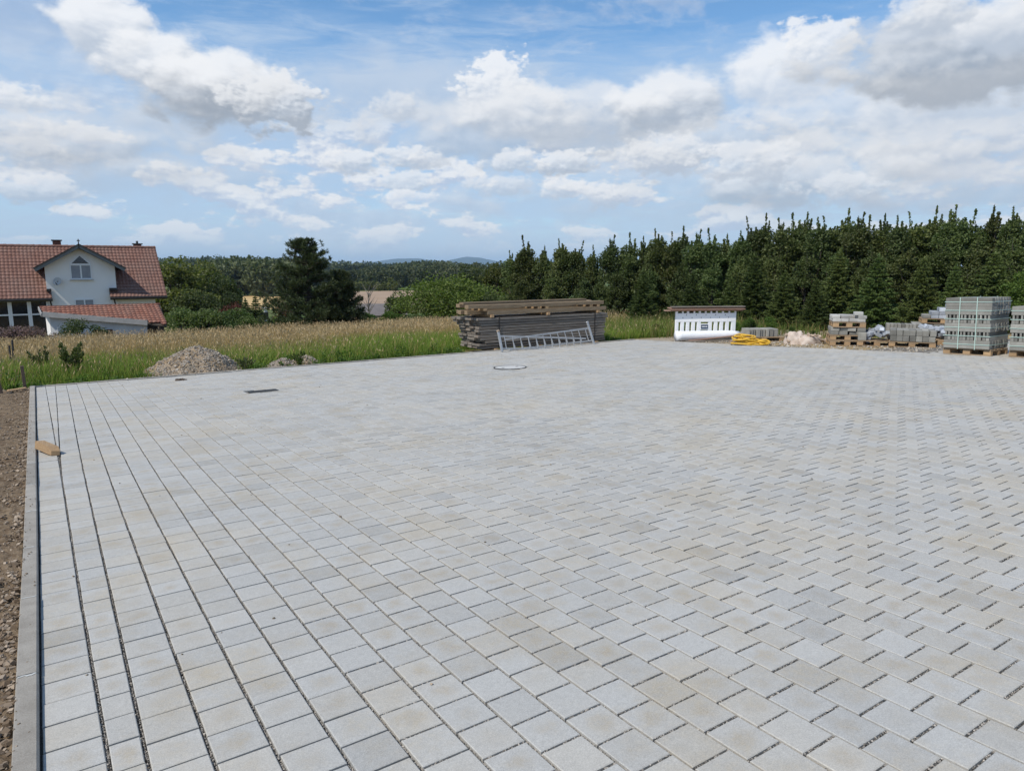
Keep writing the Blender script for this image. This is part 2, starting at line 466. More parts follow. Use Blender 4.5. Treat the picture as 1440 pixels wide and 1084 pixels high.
M = {}
def paver_mat():
    m, nt, b = new_mat('paver_concrete')
    u = nt.nodes.new('ShaderNodeUVMap'); u.uv_map = 'uv'
    t = tone_of(nt)
    P = wpos(nt)
    grain = NOISE(nt, P, 190, 4, 0.85)
    med = NOISE(nt, P, 38, 4, 0.6)
    big = NOISE(nt, P, 0.55, 4, 0.6)
    tn = MATH(nt, 'FRACT', MATH(nt, 'MULTIPLY', t, 7.31))
    tn2 = MATH(nt, 'FRACT', MATH(nt, 'MULTIPLY', t, 23.7))
    cool, warm = rgb(0.408, 0.401, 0.380), rgb(0.412, 0.380, 0.325)
    wf = MATH(nt, 'ADD', MAPR(nt, tn, 0.35, 1.0, 0.0, 0.50), MAPR(nt, big, 0.40, 0.66, -0.20, 0.42), clamp=True)
    col = MIX(nt, wf, cool, warm)
    # sandy smudge rubbed into the middle of the stone
    cu = VMATH(nt, 'SUBTRACT', u.outputs[0], (0.5, 0.5, 0))
    off = VMATH(nt, 'MULTIPLY_ADD', NOISE(nt, P, 9.0, 3, 0.6, 0, True), (0.9, 0.9, 0), (-0.45, -0.45, 0))
    r = VMATH(nt, 'LENGTH', VMATH(nt, 'ADD', cu, off))
    sm = MATH(nt, 'MULTIPLY', MAPR(nt, r, 0.46, 0.05, 0, 1, True), MAPR(nt, tn2, 0.20, 1.0, 0.0, 0.85))
    sm = MATH(nt, 'MULTIPLY', sm, MAPR(nt, med, 0.36, 0.64, 0.35, 1.0))
    col = MIX(nt, sm, col, rgb(0.345, 0.300, 0.235))
    # dust and sand trodden over several stones
    dust = MATH(nt, 'MULTIPLY', MAPR(nt, NOISE(nt, P, 1.7, 6, 0.68), 0.49, 0.64, 0, 0.60), MAPR(nt, med, 0.35, 0.6, 0.45, 1.0))
    col = MIX(nt, dust, col, rgb(0.375, 0.325, 0.245))
    # a few rusty spots
    ru = MAPR(nt, NOISE(nt, P, 2.1, 6, 0.72), 0.715, 0.78, 0, 0.55)
    col = MIX(nt, ru, col, rgb(0.42, 0.25, 0.13))
    v = MATH(nt, 'ADD', MATH(nt, 'MULTIPLY', MATH(nt, 'SUBTRACT', grain, 0.5), 1.35), MATH(nt, 'MULTIPLY', MATH(nt, 'SUBTRACT', med, 0.5), 0.30))
    v = MATH(nt, 'ADD', v, MATH(nt, 'MULTIPLY', MATH(nt, 'SUBTRACT', t, 0.5), 0.11))
    v = MATH(nt, 'ADD', v, MAPR(nt, t, 0.95, 0.96, 0.0, -0.17))
    v = MATH(nt, 'ADD', MATH(nt, 'ADD', v, 0.99), MATH(nt, 'MULTIPLY', MATH(nt, 'SUBTRACT', big, 0.5), 0.26))
    cm = nt.nodes.new('ShaderNodeCombineXYZ')
    for i in range(3): nt.links.new(v, cm.inputs[i])
    nt.links.new(MIX(nt, 1.0, col, cm.outputs[0], 'MULTIPLY'), b.inputs['Base Color'])
    b.inputs['Roughness'].default_value = 0.85; b.inputs['Specular IOR Level'].default_value = 0.25
    bump(nt, b, MATH(nt, 'ADD', grain, MATH(nt, 'MULTIPLY', med, 0.7)), 0.35, 0.0015)
    return m

def gravel_mat(name, c1, c2, c3, scale):
    m, nt, b = new_mat(name)
    P = wpos(nt)
    vo = nt.nodes.new('ShaderNodeTexVoronoi'); vo.inputs['Scale'].default_value = scale
    nt.links.new(P, vo.inputs['Vector'])
    s = nt.nodes.new('ShaderNodeSeparateColor'); nt.links.new(vo.outputs['Color'], s.inputs[0])
    n = NOISE(nt, P, scale * 0.08, 4, 0.6)
    col = MIX(nt, s.outputs[0], rgb(*c1), rgb(*c2))
    col = MIX(nt, MAPR(nt, n, 0.4, 0.65), col, rgb(*c3))
    nt.links.new(col, b.inputs['Base Color']); b.inputs['Roughness'].default_value = 0.95
    b.inputs['Specular IOR Level'].default_value = 0.15
    bump(nt, b, MATH(nt, 'MULTIPLY', vo.outputs['Distance'], -1.0), 0.7, 0.6 / scale)
    return m

def ground_mat():
    """soil beside the kerb, gravelly verge, meadow soil and far grassland"""
    m, nt, b = new_mat('ground_soil')
    P = wpos(nt)
    s = nt.nodes.new('ShaderNodeSeparateXYZ'); nt.links.new(P, s.inputs[0])
    x, y = s.outputs[0], s.outputs[1]
    n1 = NOISE(nt, P, 0.7, 5, 0.65); n2 = NOISE(nt, P, 14, 5, 0.65); n3 = NOISE(nt, P, 70, 3, 0.7)
    soil = MIX(nt, MAPR(nt, n2, 0.35, 0.65), rgb(0.115, 0.078, 0.048), rgb(0.235, 0.175, 0.115))
    soil = MIX(nt, MAPR(nt, n3, 0.60, 0.70, 0, 0.6), soil, rgb(0.36, 0.31, 0.25))
    verge = MIX(nt, MAPR(nt, n2, 0.35, 0.65), rgb(0.27, 0.215, 0.15), rgb(0.40, 0.34, 0.26))
    straw = MIX(nt, MAPR(nt, n2, 0.35, 0.65), rgb(0.30, 0.21, 0.09), rgb(0.38, 0.29, 0.17))
    mead = MIX(nt, MAPR(nt, n1, 0.35, 0.65), rgb(0.10, 0.115, 0.030), rgb(0.25, 0.19, 0.075))
    mead = MIX(nt, MAPR(nt, n2, 0.45, 0.62, 0, 0.5), mead, rgb(0.09, 0.085, 0.035))
    far = MIX(nt, MAPR(nt, NOISE(nt, P, 0.012, 4, 0.6), 0.42, 0.58), rgb(0.075, 0.11, 0.030), rgb(0.16, 0.155, 0.06))
    mead = MIX(nt, MAPR(nt, y, 55, 90), mead, far)
    edge = MATH(nt, 'ADD', y, MATH(nt, 'MULTIPLY', MATH(nt, 'SUBTRACT', n1, 0.5), 1.2))
    col = MIX(nt, MAPR(nt, edge, 16.95, 17.35), verge, mead)
    left = MATH(nt, 'LESS_THAN', x, -0.1)
    col = MIX(nt, MATH(nt, 'MULTIPLY', left, MAPR(nt, edge, 16.9, 16.5)), col, soil)
    right = MAPR(nt, x, 15.6, 16.0)
    rightn = MATH(nt, 'MULTIPLY', right, MAPR(nt, MATH(nt, 'ADD', edge, MATH(nt, 'MULTIPLY', n1, 2.0)), 15.8, 14.2))
    col = MIX(nt, rightn, col, straw)
    nt.links.new(col, b.inputs['Base Color']); b.inputs['Roughness'].default_value = 0.95
    b.inputs['Specular IOR Level'].default_value = 0.1
    bump(nt, b, MATH(nt, 'ADD', n2, MATH(nt, 'MULTIPLY', n3, 0.5)), 0.8, 0.03)
    return m

def plank_mat(name, c1, c2, c3, axis=0):
    """sawn timber, grain along the world axis of the pile"""
    m, nt, b = new_mat(name)
    st = [22, 22, 22]; st[axis] = 1.2
    P = wpos(nt); P2 = VMATH(nt, 'ADD', P, VMATH(nt, 'MULTIPLY', attr(nt, 'tone', 'OBJECT').outputs['Vector'], (13.7, 5.1, 9.3)))
    g = NOISE(nt, VMATH(nt, 'MULTIPLY', P2, tuple(st)), 3.0, 6, 0.65)
    n = NOISE(nt, P2, 2.2, 4, 0.6)
    col = MIX(nt, MAPR(nt, g, 0.32, 0.68), rgb(*c1), rgb(*c2))
    col = MIX(nt, MAPR(nt, n, 0.46, 0.70, 0, 0.75), col, rgb(*c3))
    t = MATH(nt, 'MULTIPLY_ADD', tone_of(nt), 0.5, 0.78)
    cm = nt.nodes.new('ShaderNodeCombineXYZ')
    for i in range(3): nt.links.new(t, cm.inputs[i])
    nt.links.new(MIX(nt, 1.0, col, cm.outputs[0], 'MULTIPLY'), b.inputs['Base Color'])
    b.inputs['Roughness'].default_value = 0.8; b.inputs['Specular IOR Level'].default_value = 0.2
    bump(nt, b, g, 0.5, 0.006)
    return m

def tile_mat(name, c1, c2, c3, pitchx, rowh):
    m, nt, b = new_mat(name)
    P = wpos(nt)
    q = VMATH(nt, 'FLOOR', VMATH(nt, 'MULTIPLY', P, (1 / pitchx, 0, 1 / rowh)))
    w = nt.nodes.new('ShaderNodeTexWhiteNoise'); w.noise_dimensions = '3D'; nt.links.new(q, w.inputs['Vector'])
    col = MIX(nt, w.outputs['Value'], rgb(*c1), rgb(*c2))
    n = NOISE(nt, P, 0.8, 5, 0.65); n2 = NOISE(nt, P, 9, 4, 0.65)
    col = MIX(nt, MAPR(nt, n, 0.45, 0.68, 0, 0.6), col, rgb(*c3))
    col = MIX(nt, MAPR(nt, n2, 0.55, 0.72, 0, 0.5), col, rgb(c3[0] * 0.6, c3[1] * 0.7, c3[2] * 0.8))
    nt.links.new(col, b.inputs['Base Color']); b.inputs['Roughness'].default_value = 0.75
    b.inputs['Specular IOR Level'].default_value = 0.3
    return m

def flat(name, c, rough=0.5, metal=0.0, spec=0.4):
    m, nt, b = new_mat(name)
    b.inputs['Base Color'].default_value = rgb(*c); b.inputs['Roughness'].default_value = rough
    b.inputs['Metallic'].default_value = metal; b.inputs['Specular IOR Level'].default_value = spec
    return m

M['paver'] = paver_mat()
M['bed'] = gravel_mat('joint_grit', (0.09, 0.085, 0.078), (0.26, 0.245, 0.225), (0.14, 0.125, 0.105), 130)
M['grit'] = vcol_mat('grit_stones', 0.9, 0)
M['kerb'] = simple('kerb_concrete', (0.26, 0.236, 0.203), (0.365, 0.338, 0.296), 7.0, 0.9, 160, 0.5, 0.003, tonek=0.2, fineamt=0.9)
M['mortar'] = simple('mortar_smear', (0.40, 0.40, 0.38), (0.50, 0.50, 0.48), 20, 0.9, 200)
M['ground'] = ground_mat()
M['pile'] = gravel_mat('pile_gravel', (0.20, 0.155, 0.11), (0.37, 0.315, 0.25), (0.28, 0.20, 0.12), 26)
M['lumber'] = plank_mat('weathered_plank', (0.128, 0.110, 0.092), (0.275, 0.242, 0.205), (0.190, 0.148, 0.112), 0)
M['beam'] = plank_mat('brown_beam', (0.14, 0.098, 0.058), (0.30, 0.225, 0.145), (0.20, 0.150, 0.098), 0)
M['fresh'] = plank_mat('fresh_sawn_wood', (0.30, 0.19, 0.10), (0.44, 0.30, 0.17), (0.34, 0.225, 0.13), 1)
M['pallet'] = plank_mat('pallet_wood', (0.20, 0.135, 0.08), (0.36, 0.26, 0.165), (0.27, 0.21, 0.15), 0)
M['redboard'] = plank_mat('reddish_board', (0.20, 0.115, 0.080), (0.36, 0.225, 0.165), (0.30, 0.21, 0.165), 0)
M['stake'] = plank_mat('old_stake_wood', (0.07, 0.05, 0.038), (0.155, 0.115, 0.09), (0.11, 0.085, 0.07), 2)
M['alu'] = simple('dull_aluminium', (0.42, 0.43, 0.44), (0.58, 0.59, 0.60), 6, 0.42, 60, 0.1, metal=0.55, spec=0.5)
M['iron'] = simple('cast_iron', (0.035, 0.035, 0.037), (0.075, 0.072, 0.07), 12, 0.6, 120, 0.4, 0.004, metal=0.4)
M['cover'] = simple('cover_concrete', (0.44, 0.435, 0.415), (0.53, 0.52, 0.50), 8, 0.85, 150, 0.3, 0.002)
M['palepaver'] = simple('pale_paver', (0.36, 0.35, 0.325), (0.46, 0.45, 0.42), 6, 0.88, 120, 0.3, 0.003, tonek=0.4)
M['plastic'] = simple('white_plastic', (0.84, 0.84, 0.83), (0.88, 0.875, 0.86), 2.5, 0.5, 40, 0.05, spec=0.4)
M['fleece'] = simple('white_sheeting', (0.76, 0.76, 0.78), (0.84, 0.84, 0.85), 5, 0.6, 30, 0.3, 0.01)
M['navy'] = flat('navy_plate', (0.02, 0.045, 0.09), 0.4)
M['print'] = flat('white_print', (0.8, 0.8, 0.8), 0.5)
M['hose'] = simple('yellow_hose', (0.60, 0.34, 0.025), (0.70, 0.43, 0.05), 8, 0.45, 80, 0.1, tonek=0.2)
M['block'] = simple('concrete_block', (0.205, 0.198, 0.176), (0.285, 0.276, 0.246), 5, 0.9, 120, 0.4, 0.003, tonek=0.45)
M['bluestone'] = simple('blue_grey_paver', (0.27, 0.29, 0.32), (0.38, 0.40, 0.43), 6, 0.85, 120, 0.3, 0.003, tonek=0.5)
M['strap'] = flat('green_strap', (0.42, 0.54, 0.48), 0.45)
M['sack'] = simple('rubble_sack', (0.46, 0.36, 0.29), (0.60, 0.52, 0.45), 5, 0.8, 30, 0.4, 0.02)
M['rubble'] = simple('rubble_stone', (0.33, 0.24, 0.17), (0.48, 0.40, 0.32), 7, 0.9, 60, 0.5, 0.01, tonek=0.5)
M['plaster'] = simple('white_plaster', (0.80, 0.775, 0.735), (0.87, 0.845, 0.80), 0.7, 0.9, 25, 0.15, 0.006)
M['shedwall'] = simple('shaded_white_plaster', (0.50, 0.50, 0.50), (0.70, 0.69, 0.67), 1.1, 0.9, 20, 0.25, 0.01)  # white plaster greyed: shade on the shed front is put into the colour
M['frame'] = flat('white_window_frame', (0.78, 0.78, 0.77), 0.4)
M['glass'] = flat('window_glass', (0.018, 0.022, 0.026), 0.06, 0, 0.8)
M['blind'] = simple('window_blind', (0.24, 0.25, 0.27), (0.32, 0.33, 0.35), 3, 0.6, 30, 0.1)
M['darkmetal'] = flat('dark_gutter', (0.045, 0.04, 0.038), 0.45, 0.5)
M['verge'] = flat('grey_verge_board', (0.16, 0.17, 0.17), 0.6)
M['fascia'] = simple('cement_fascia', (0.27, 0.265, 0.255), (0.36, 0.35, 0.34), 3, 0.9, 30)
M['tile'] = tile_mat('clay_roof_tile', (0.165, 0.080, 0.058), (0.215, 0.112, 0.084), (0.20, 0.130, 0.105), 0.205, 0.206)
M['tile2'] = tile_mat('old_red_roof_tile', (0.205, 0.082, 0.053), (0.285, 0.130, 0.085), (0.24, 0.15, 0.115), 0.21, 0.11)
M['brick'] = simple('chimney_brick', (0.10, 0.045, 0.035), (0.16, 0.075, 0.055), 8, 0.9, 40)
M['greyroof'] = simple('far_grey_roof', (0.13, 0.115, 0.11), (0.18, 0.16, 0.15), 1.5, 0.8, 9)
M['wheat'] = simple('ripe_wheat', (0.46, 0.31, 0.135), (0.54, 0.38, 0.18), 0.05, 0.95, 0.6, 0)
M['stubble'] = simple('stubble_field', (0.30, 0.205, 0.135), (0.37, 0.265, 0.18), 0.04, 0.95, 0.5, 0)
M['lawn'] = simple('bright_lawn', (0.10, 0.16, 0.030), (0.14, 0.20, 0.045), 0.05, 0.95, 0.5, 0)
M['hill'] = simple('hill_forest', (0.026, 0.044, 0.026), (0.038, 0.058, 0.034), 0.002, 0.95, 0.02, 0)
M['bark'] = simple('bark', (0.065, 0.05, 0.038), (0.12, 0.10, 0.08), 9, 0.9, 40, 0.6, 0.02)
M['greybark'] = simple('grey_dead_wood', (0.16, 0.14, 0.12), (0.22, 0.20, 0.18), 9, 0.9, 40, 0.6, 0.02)
M['hedge'] = leaf_mat('hedge_leaf', (0.036, 0.062, 0.018), (0.140, 0.175, 0.055), 0.3)
M['spruce'] = leaf_mat('spruce_needle', (0.042, 0.076, 0.020), (0.130, 0.175, 0.045), 0.2)
M['pine'] = leaf_mat('pine_needle', (0.026, 0.042, 0.018), (0.075, 0.098, 0.036), 0.15)
M['leaf'] = leaf_mat('green_leaf', (0.045, 0.082, 0.016), (0.125, 0.185, 0.034), 0.35)
M['olive'] = leaf_mat('olive_leaf', (0.062, 0.080, 0.020), (0.155, 0.175, 0.042), 0.35)
M['bushleaf'] = leaf_mat('bush_leaf', (0.052, 0.084, 0.028), (0.140, 0.190, 0.058), 0.35)
M['weed'] = leaf_mat('weed_leaf', (0.035, 0.075, 0.013), (0.095, 0.175, 0.025), 0.35)
M['darkwood'] = leaf_mat('wood_leaf', (0.036, 0.060, 0.019), (0.108, 0.142, 0.043), 0.28)
M['farwood'] = leaf_mat('hazed_wood_leaf', (0.045, 0.066, 0.028), (0.115, 0.140, 0.055), 0.22)  # paler, greyer wood leaf, some of the haze is mixed into its colour
M['redleaf'] = leaf_mat('reddish_leaf', (0.10, 0.035, 0.02), (0.20, 0.085, 0.04), 0.3)
M['flower'] = leaf_mat('pinkish_shrub', (0.10, 0.065, 0.065), (0.24, 0.165, 0.17), 0.3)
M['grass'] = vcol_mat('meadow_grass', 0.7, 0.3)
M['clod'] = simple('dark_clod', (0.06, 0.045, 0.035), (0.12, 0.09, 0.07), 12, 0.95, 60, 0.6)

# ================================================================ the ground
def value_noise(x, y, seed=0):
    """smooth 2-D noise, 0..1, numpy"""
    x = np.asarray(x, float); y = np.asarray(y, float)
    xi, yi = np.floor(x).astype(np.int64), np.floor(y).astype(np.int64)
    fx, fy = x - xi, y - yi
    fx = fx * fx * (3 - 2 * fx); fy = fy * fy * (3 - 2 * fy)
    def h(a, b):
        n = (a * 374761393 + b * 668265263 + seed * 1442695041) & 0x7fffffff
        n = ((n ^ (n >> 13)) * 1274126177) & 0x7fffffff
        return ((n ^ (n >> 16)) & 0xffff) / 65535.0
    return (h(xi, yi) * (1 - fx) + h(xi + 1, yi) * fx) * (1 - fy) + (h(xi, yi + 1) * (1 - fx) + h(xi + 1, yi + 1) * fx) * fy

def fbm(x, y, seed=0, oct=4):
    s = 0; a = 0.5; t = 0
    for i in range(oct):
        s = s + a * value_noise(x * 2 ** i, y * 2 ** i, seed + i); t += a; a *= 0.5
    return s / t

def grid_faces(nu, nv, wrap=False):
    i, j = np.meshgrid(np.arange(nu if wrap else nu - 1), np.arange(nv - 1), indexing='ij')
    i, j = i.ravel(), j.ravel(); i2 = (i + 1) % nu
    return np.stack([i * nv + j, i2 * nv + j, i2 * nv + j + 1, i * nv + j + 1], 1)

XR_Y = np.array([8.25, 9.9, 12.0, 15.5, 17.0]); XR_X = np.array([16.95, 16.7, 16.3, 15.85, 15.7])
YARD_FAR = 16.55
def yard_right(y):
    return np.where(np.asarray(y) < 8.3, 26.0, np.interp(y, XR_Y, XR_X))

def build_terrain():
    rr = np.concatenate([np.arange(0.3, 60, 0.6), np.geomspace(60, 15000, 84)])
    na = 240
    a = np.linspace(0, 2 * np.pi, na, endpoint=False)
    A, Rr = np.meshgrid(a, rr, indexing='ij')
    x, y = (np.sin(A) * Rr).ravel(), (np.cos(A) * Rr).ravel()
    z = ground_z(x, y) - 0.03
    inside = (x > -2.6) & (x < yard_right(y) - 0.4) & (y < YARD_FAR - 0.4) & (y > -30)
    z = np.where(inside, z - 0.12, z)
    z += np.where(y > 17.5, (fbm(x * 0.25, y * 0.25, 3) - 0.5) * 0.25, 0)
    z += np.where(y > 70, (fbm(x * 0.01, y * 0.01, 5) - 0.5) * 2.0, 0) * np.clip((260 - y) / 190, 0, 1)
    V = np.stack([x, y, z], 1)
    F = grid_faces(na, len(rr), True)[:, ::-1]
    me = mesh_np('ground', V, F, smooth=True, mat=M['ground'])
    tag(link('ground', me), kind='structure')

def build_soil():
    xs = np.concatenate([np.linspace(-3.2, -1.0, 30), np.linspace(-0.98, -0.236, 62)])
    ys = np.concatenate([np.arange(0.4, 7, 0.015), np.arange(7, 17.2, 0.04)])
    X, Y = np.meshgrid(xs, ys, indexing='ij'); x, y = X.ravel(), Y.ravel()
    z = pz(x, y) - 0.012 + (fbm(x * 3, y * 3, 9, 3) - 0.5) * 0.05 + (fbm(x * 22, y * 22, 4, 4) - 0.5) * 0.038
    z += np.clip((-0.36 - x) / 0.5, 0, 1) * 0.02 - np.clip((y - 16.2), 0, 1) * 0.05
    me = mesh_np('soil_strip', np.stack([x, y, z], 1), grid_faces(len(xs), len(ys)), smooth=True, mat=M['ground'])
    tag(link('soil_strip', me), kind='structure')

OCT_V = np.array([(1, 0, 0), (-1, 0, 0), (0, 1, 0), (0, -1, 0), (0, 0, 1), (0, 0, -1.0)])
OCT_F = np.array([(0, 2, 4), (2, 1, 4), (1, 3, 4), (3, 0, 4), (2, 0, 5), (1, 2, 5), (3, 1, 5), (0, 3, 5)])
def rand_rot(n):
    q = rng.normal(size=(n, 4)); q /= np.linalg.norm(q, axis=1)[:, None]
    w, x, y, z = q.T
    return np.stack([np.stack([1 - 2 * (y * y + z * z), 2 * (x * y - z * w), 2 * (x * z + y * w)], 1),
                     np.stack([2 * (x * y + z * w), 1 - 2 * (x * x + z * z), 2 * (y * z - x * w)], 1),
                     np.stack([2 * (x * z - y * w), 2 * (y * z + x * w), 1 - 2 * (x * x + y * y)], 1)], 1)

CUB_V = np.array([(x, y, z) for z in (-.7, .7) for y in (-.7, .7) for x in (-.7, .7)])
CUB_F = np.array([(0, 2, 3), (0, 3, 1), (4, 5, 7), (4, 7, 6), (0, 1, 5), (0, 5, 4), (2, 6, 7), (2, 7, 3), (0, 4, 6), (0, 6, 2), (1, 3, 7), (1, 7, 5)])
def stones(P, size, c1, c2, flat_=0.7, cube=True):
    """angular pebbles: verts, faces, colours"""
    n = len(P); BV, BF = (CUB_V, CUB_F) if cube else (OCT_V, OCT_F)
    k = len(BV)
    L = np.repeat(BV[None], n, 0) * rng.uniform(0.65, 1.25, (n, k, 1))
    L *= (np.asarray(size)[:, None, None] * rng.uniform(0.7, 1.3, (n, 1, 3)))
    L = np.einsum('nij,nkj->nki', rand_rot(n), L); L[:, :, 2] *= flat_
    V = (L + P[:, None, :]).reshape(-1, 3)
    F = (BF[None] + (np.arange(n) * k)[:, None, None]).reshape(-1, 3)
    t = rng.random((n, 1)); c = np.asarray(c1) * (1 - t) + np.asarray(c2) * t
    c = c * rng.uniform(0.75, 1.2, (n, 1))
    return V, F, np.repeat(c, k, 0)

def soil_stones():
    n = 7500
    y = 1.0 + 15.5 * rng.random(n) ** 1.6
    x = -0.245 - np.abs(rng.normal(0, 0.35, n)); x = np.where(x < -2.8, -0.3, x)
    near = rng.random(n) < 0.35; x = np.where(near, -0.245 - np.abs(rng.normal(0, 0.05, n)), x)
    s = 0.0035 + 0.016 * rng.random(n) ** 3.5
    P = np.stack([x, y, pz(x, y) - 0.010 + s * 0.3], 1)
    k = 260; xk = -0.232 + 0.07 * rng.random(k) ** 2; yk = 1.2 + 14 * rng.random(k) ** 1.4; sk = rng.uniform(0.0015, 0.006, k)
    P = np.concatenate([P, np.stack([xk, yk, pz(xk, yk) + 0.035], 1)]); s = np.concatenate([s, sk])
    V, F, c = stones(P, s, (0.13, 0.088, 0.054), (0.36, 0.29, 0.22))
    tag(link('soil_pebbles', mesh_np('soil_pebbles', V, F, col=c, mat=M['grit'])), 'brown soil and pale pebbles strewn along the kerb', 'pebbles', kind='stuff')

# ---------------------------------------------------------------- paving
K_Y = np.array([-3, 2.9, 5.5, 16.6]); K_X = np.array([-0.137, -0.137, -0.137, -0.169])
A_Y = np.array([-3, 2.7, 4.5, 8.1, 16.6]); A_X = np.array([0.072, 0.068, 0.055, 0.045, -0.01])
NCOL = 142
def col_lines():
    k = np.arange(NCOL + 1)
    pn = np.interp(k, [0, 3, 8, 15, 30, 200], [0.2045, 0.2045, 0.192, 0.193, 0.199, 0.199])
    pf = np.interp(k, [0, 8, 15, 30, 200], [0.1825, 0.1825, 0.192, 0.199, 0.199])
    xn = 0.18 + np.concatenate([[0], np.cumsum(pn)[:-1]])
    xf = 0.33 + np.concatenate([[0], np.cumsum(pf)[:-1]])
    return xn, xf
XN, XF = col_lines()
def line_x(k, y):
    t = (np.asarray(y) - 2.65) / 13.5
    w = 0.006 * np.sin(np.asarray(y) * 0.55 + k * 0.35) * np.exp(-k / 25.0)
    return XN[k] * (1 - t) + XF[k] * t + w

def paver_quads():
    """four ground corners of every stone, column by column (columns run along the kerb)"""
    out = []
    def rows(k, p, jc, left, right, jl, jr, y0, y1):
        off = (k % 2) * p / 2 + rng.normal(0, 0.004) - 0.03
        ya = np.arange(y0 + off, y1, p); yb = np.minimum(ya + p - jc, y1 - 0.004)
        ok = yb - ya > 0.03; ya, yb = ya[ok], yb[ok]
        xl0, xl1 = left(ya) + jl(ya), left(yb) + jl(yb); xr0, xr1 = right(ya) - jr(ya), right(yb) - jr(yb)
        g = np.minimum(xr0 - xl0, xr1 - xl1) > 0.02
        q = np.stack([np.stack([xl0, ya], 1), np.stack([xr0, ya], 1), np.stack([xr1, yb], 1), np.stack([xl1, yb], 1)], 1)
        out.append(q[g])
    fA = lambda y: np.interp(y, A_Y, A_X); fK = lambda y: np.interp(y, K_Y, K_X)
    z = lambda y: y * 0
    half = lambda a, b: (lambda y: np.interp(y, [2.6, 16], [a, b]))
    yF = YARD_FAR
    rows(0, 0.1935, 0.0100, fK, fA, z, half(0.0085, 0.003), -2, yF)
    fB = lambda y: line_x(0, y)
    fw = lambda y: np.maximum(fA(y), fB(y) - 0.186)
    rows(1, 0.1940, 0.0100, fw, fB, half(0.0085, 0.003), half(0.008, 0.003), -2, yF)
    wedge_r = lambda y: np.where(fB(y) - 0.186 > fA(y), fB(y) - 0.186, fA(y))
    rows(0, 0.1940, 0.0045, fA, wedge_r, half(0.009, 0.003), half(0.006, 0.004), 8.3, yF)
    for k in range(NCOL):
        p = float(np.interp(k, [0, 10, 25, 45], [0.1945, 0.1995, 0.2055, 0.2075]))
        jc = float(np.interp(k, [0, 6, 12, 25, 45], [0.0105, 0.0110, 0.0115, 0.0125, 0.0140]))
        jn = float(np.interp(k, [0, 4, 9, 16, 30], [0.0080, 0.0070, 0.0050, 0.0042, 0.0034]))
        jf = float(np.interp(k, [0, 10, 30], [0.0028, 0.0030, 0.0030]))
        rows(k, p, jc, lambda y: line_x(k, y), lambda y: line_x(k + 1, y), half(jn, jf), half(jn, jf), -2, yF)
    Q = np.concatenate(out)
    c = Q.mean(1)
    # cut along the right-hand edge of the yard
    lim = yard_right(c[:, 1])
    Q = Q[c[:, 0] < lim + 0.02]; lim = yard_right(Q.mean(1)[:, 1])
    Q[:, :, 0] = np.minimum(Q[:, :, 0], lim[:, None] + 0.03)
    return Q

COVERS = [(3.19, 12.75, 0.20, 'square'), (8.42, 12.75, 0.36, 'round')]

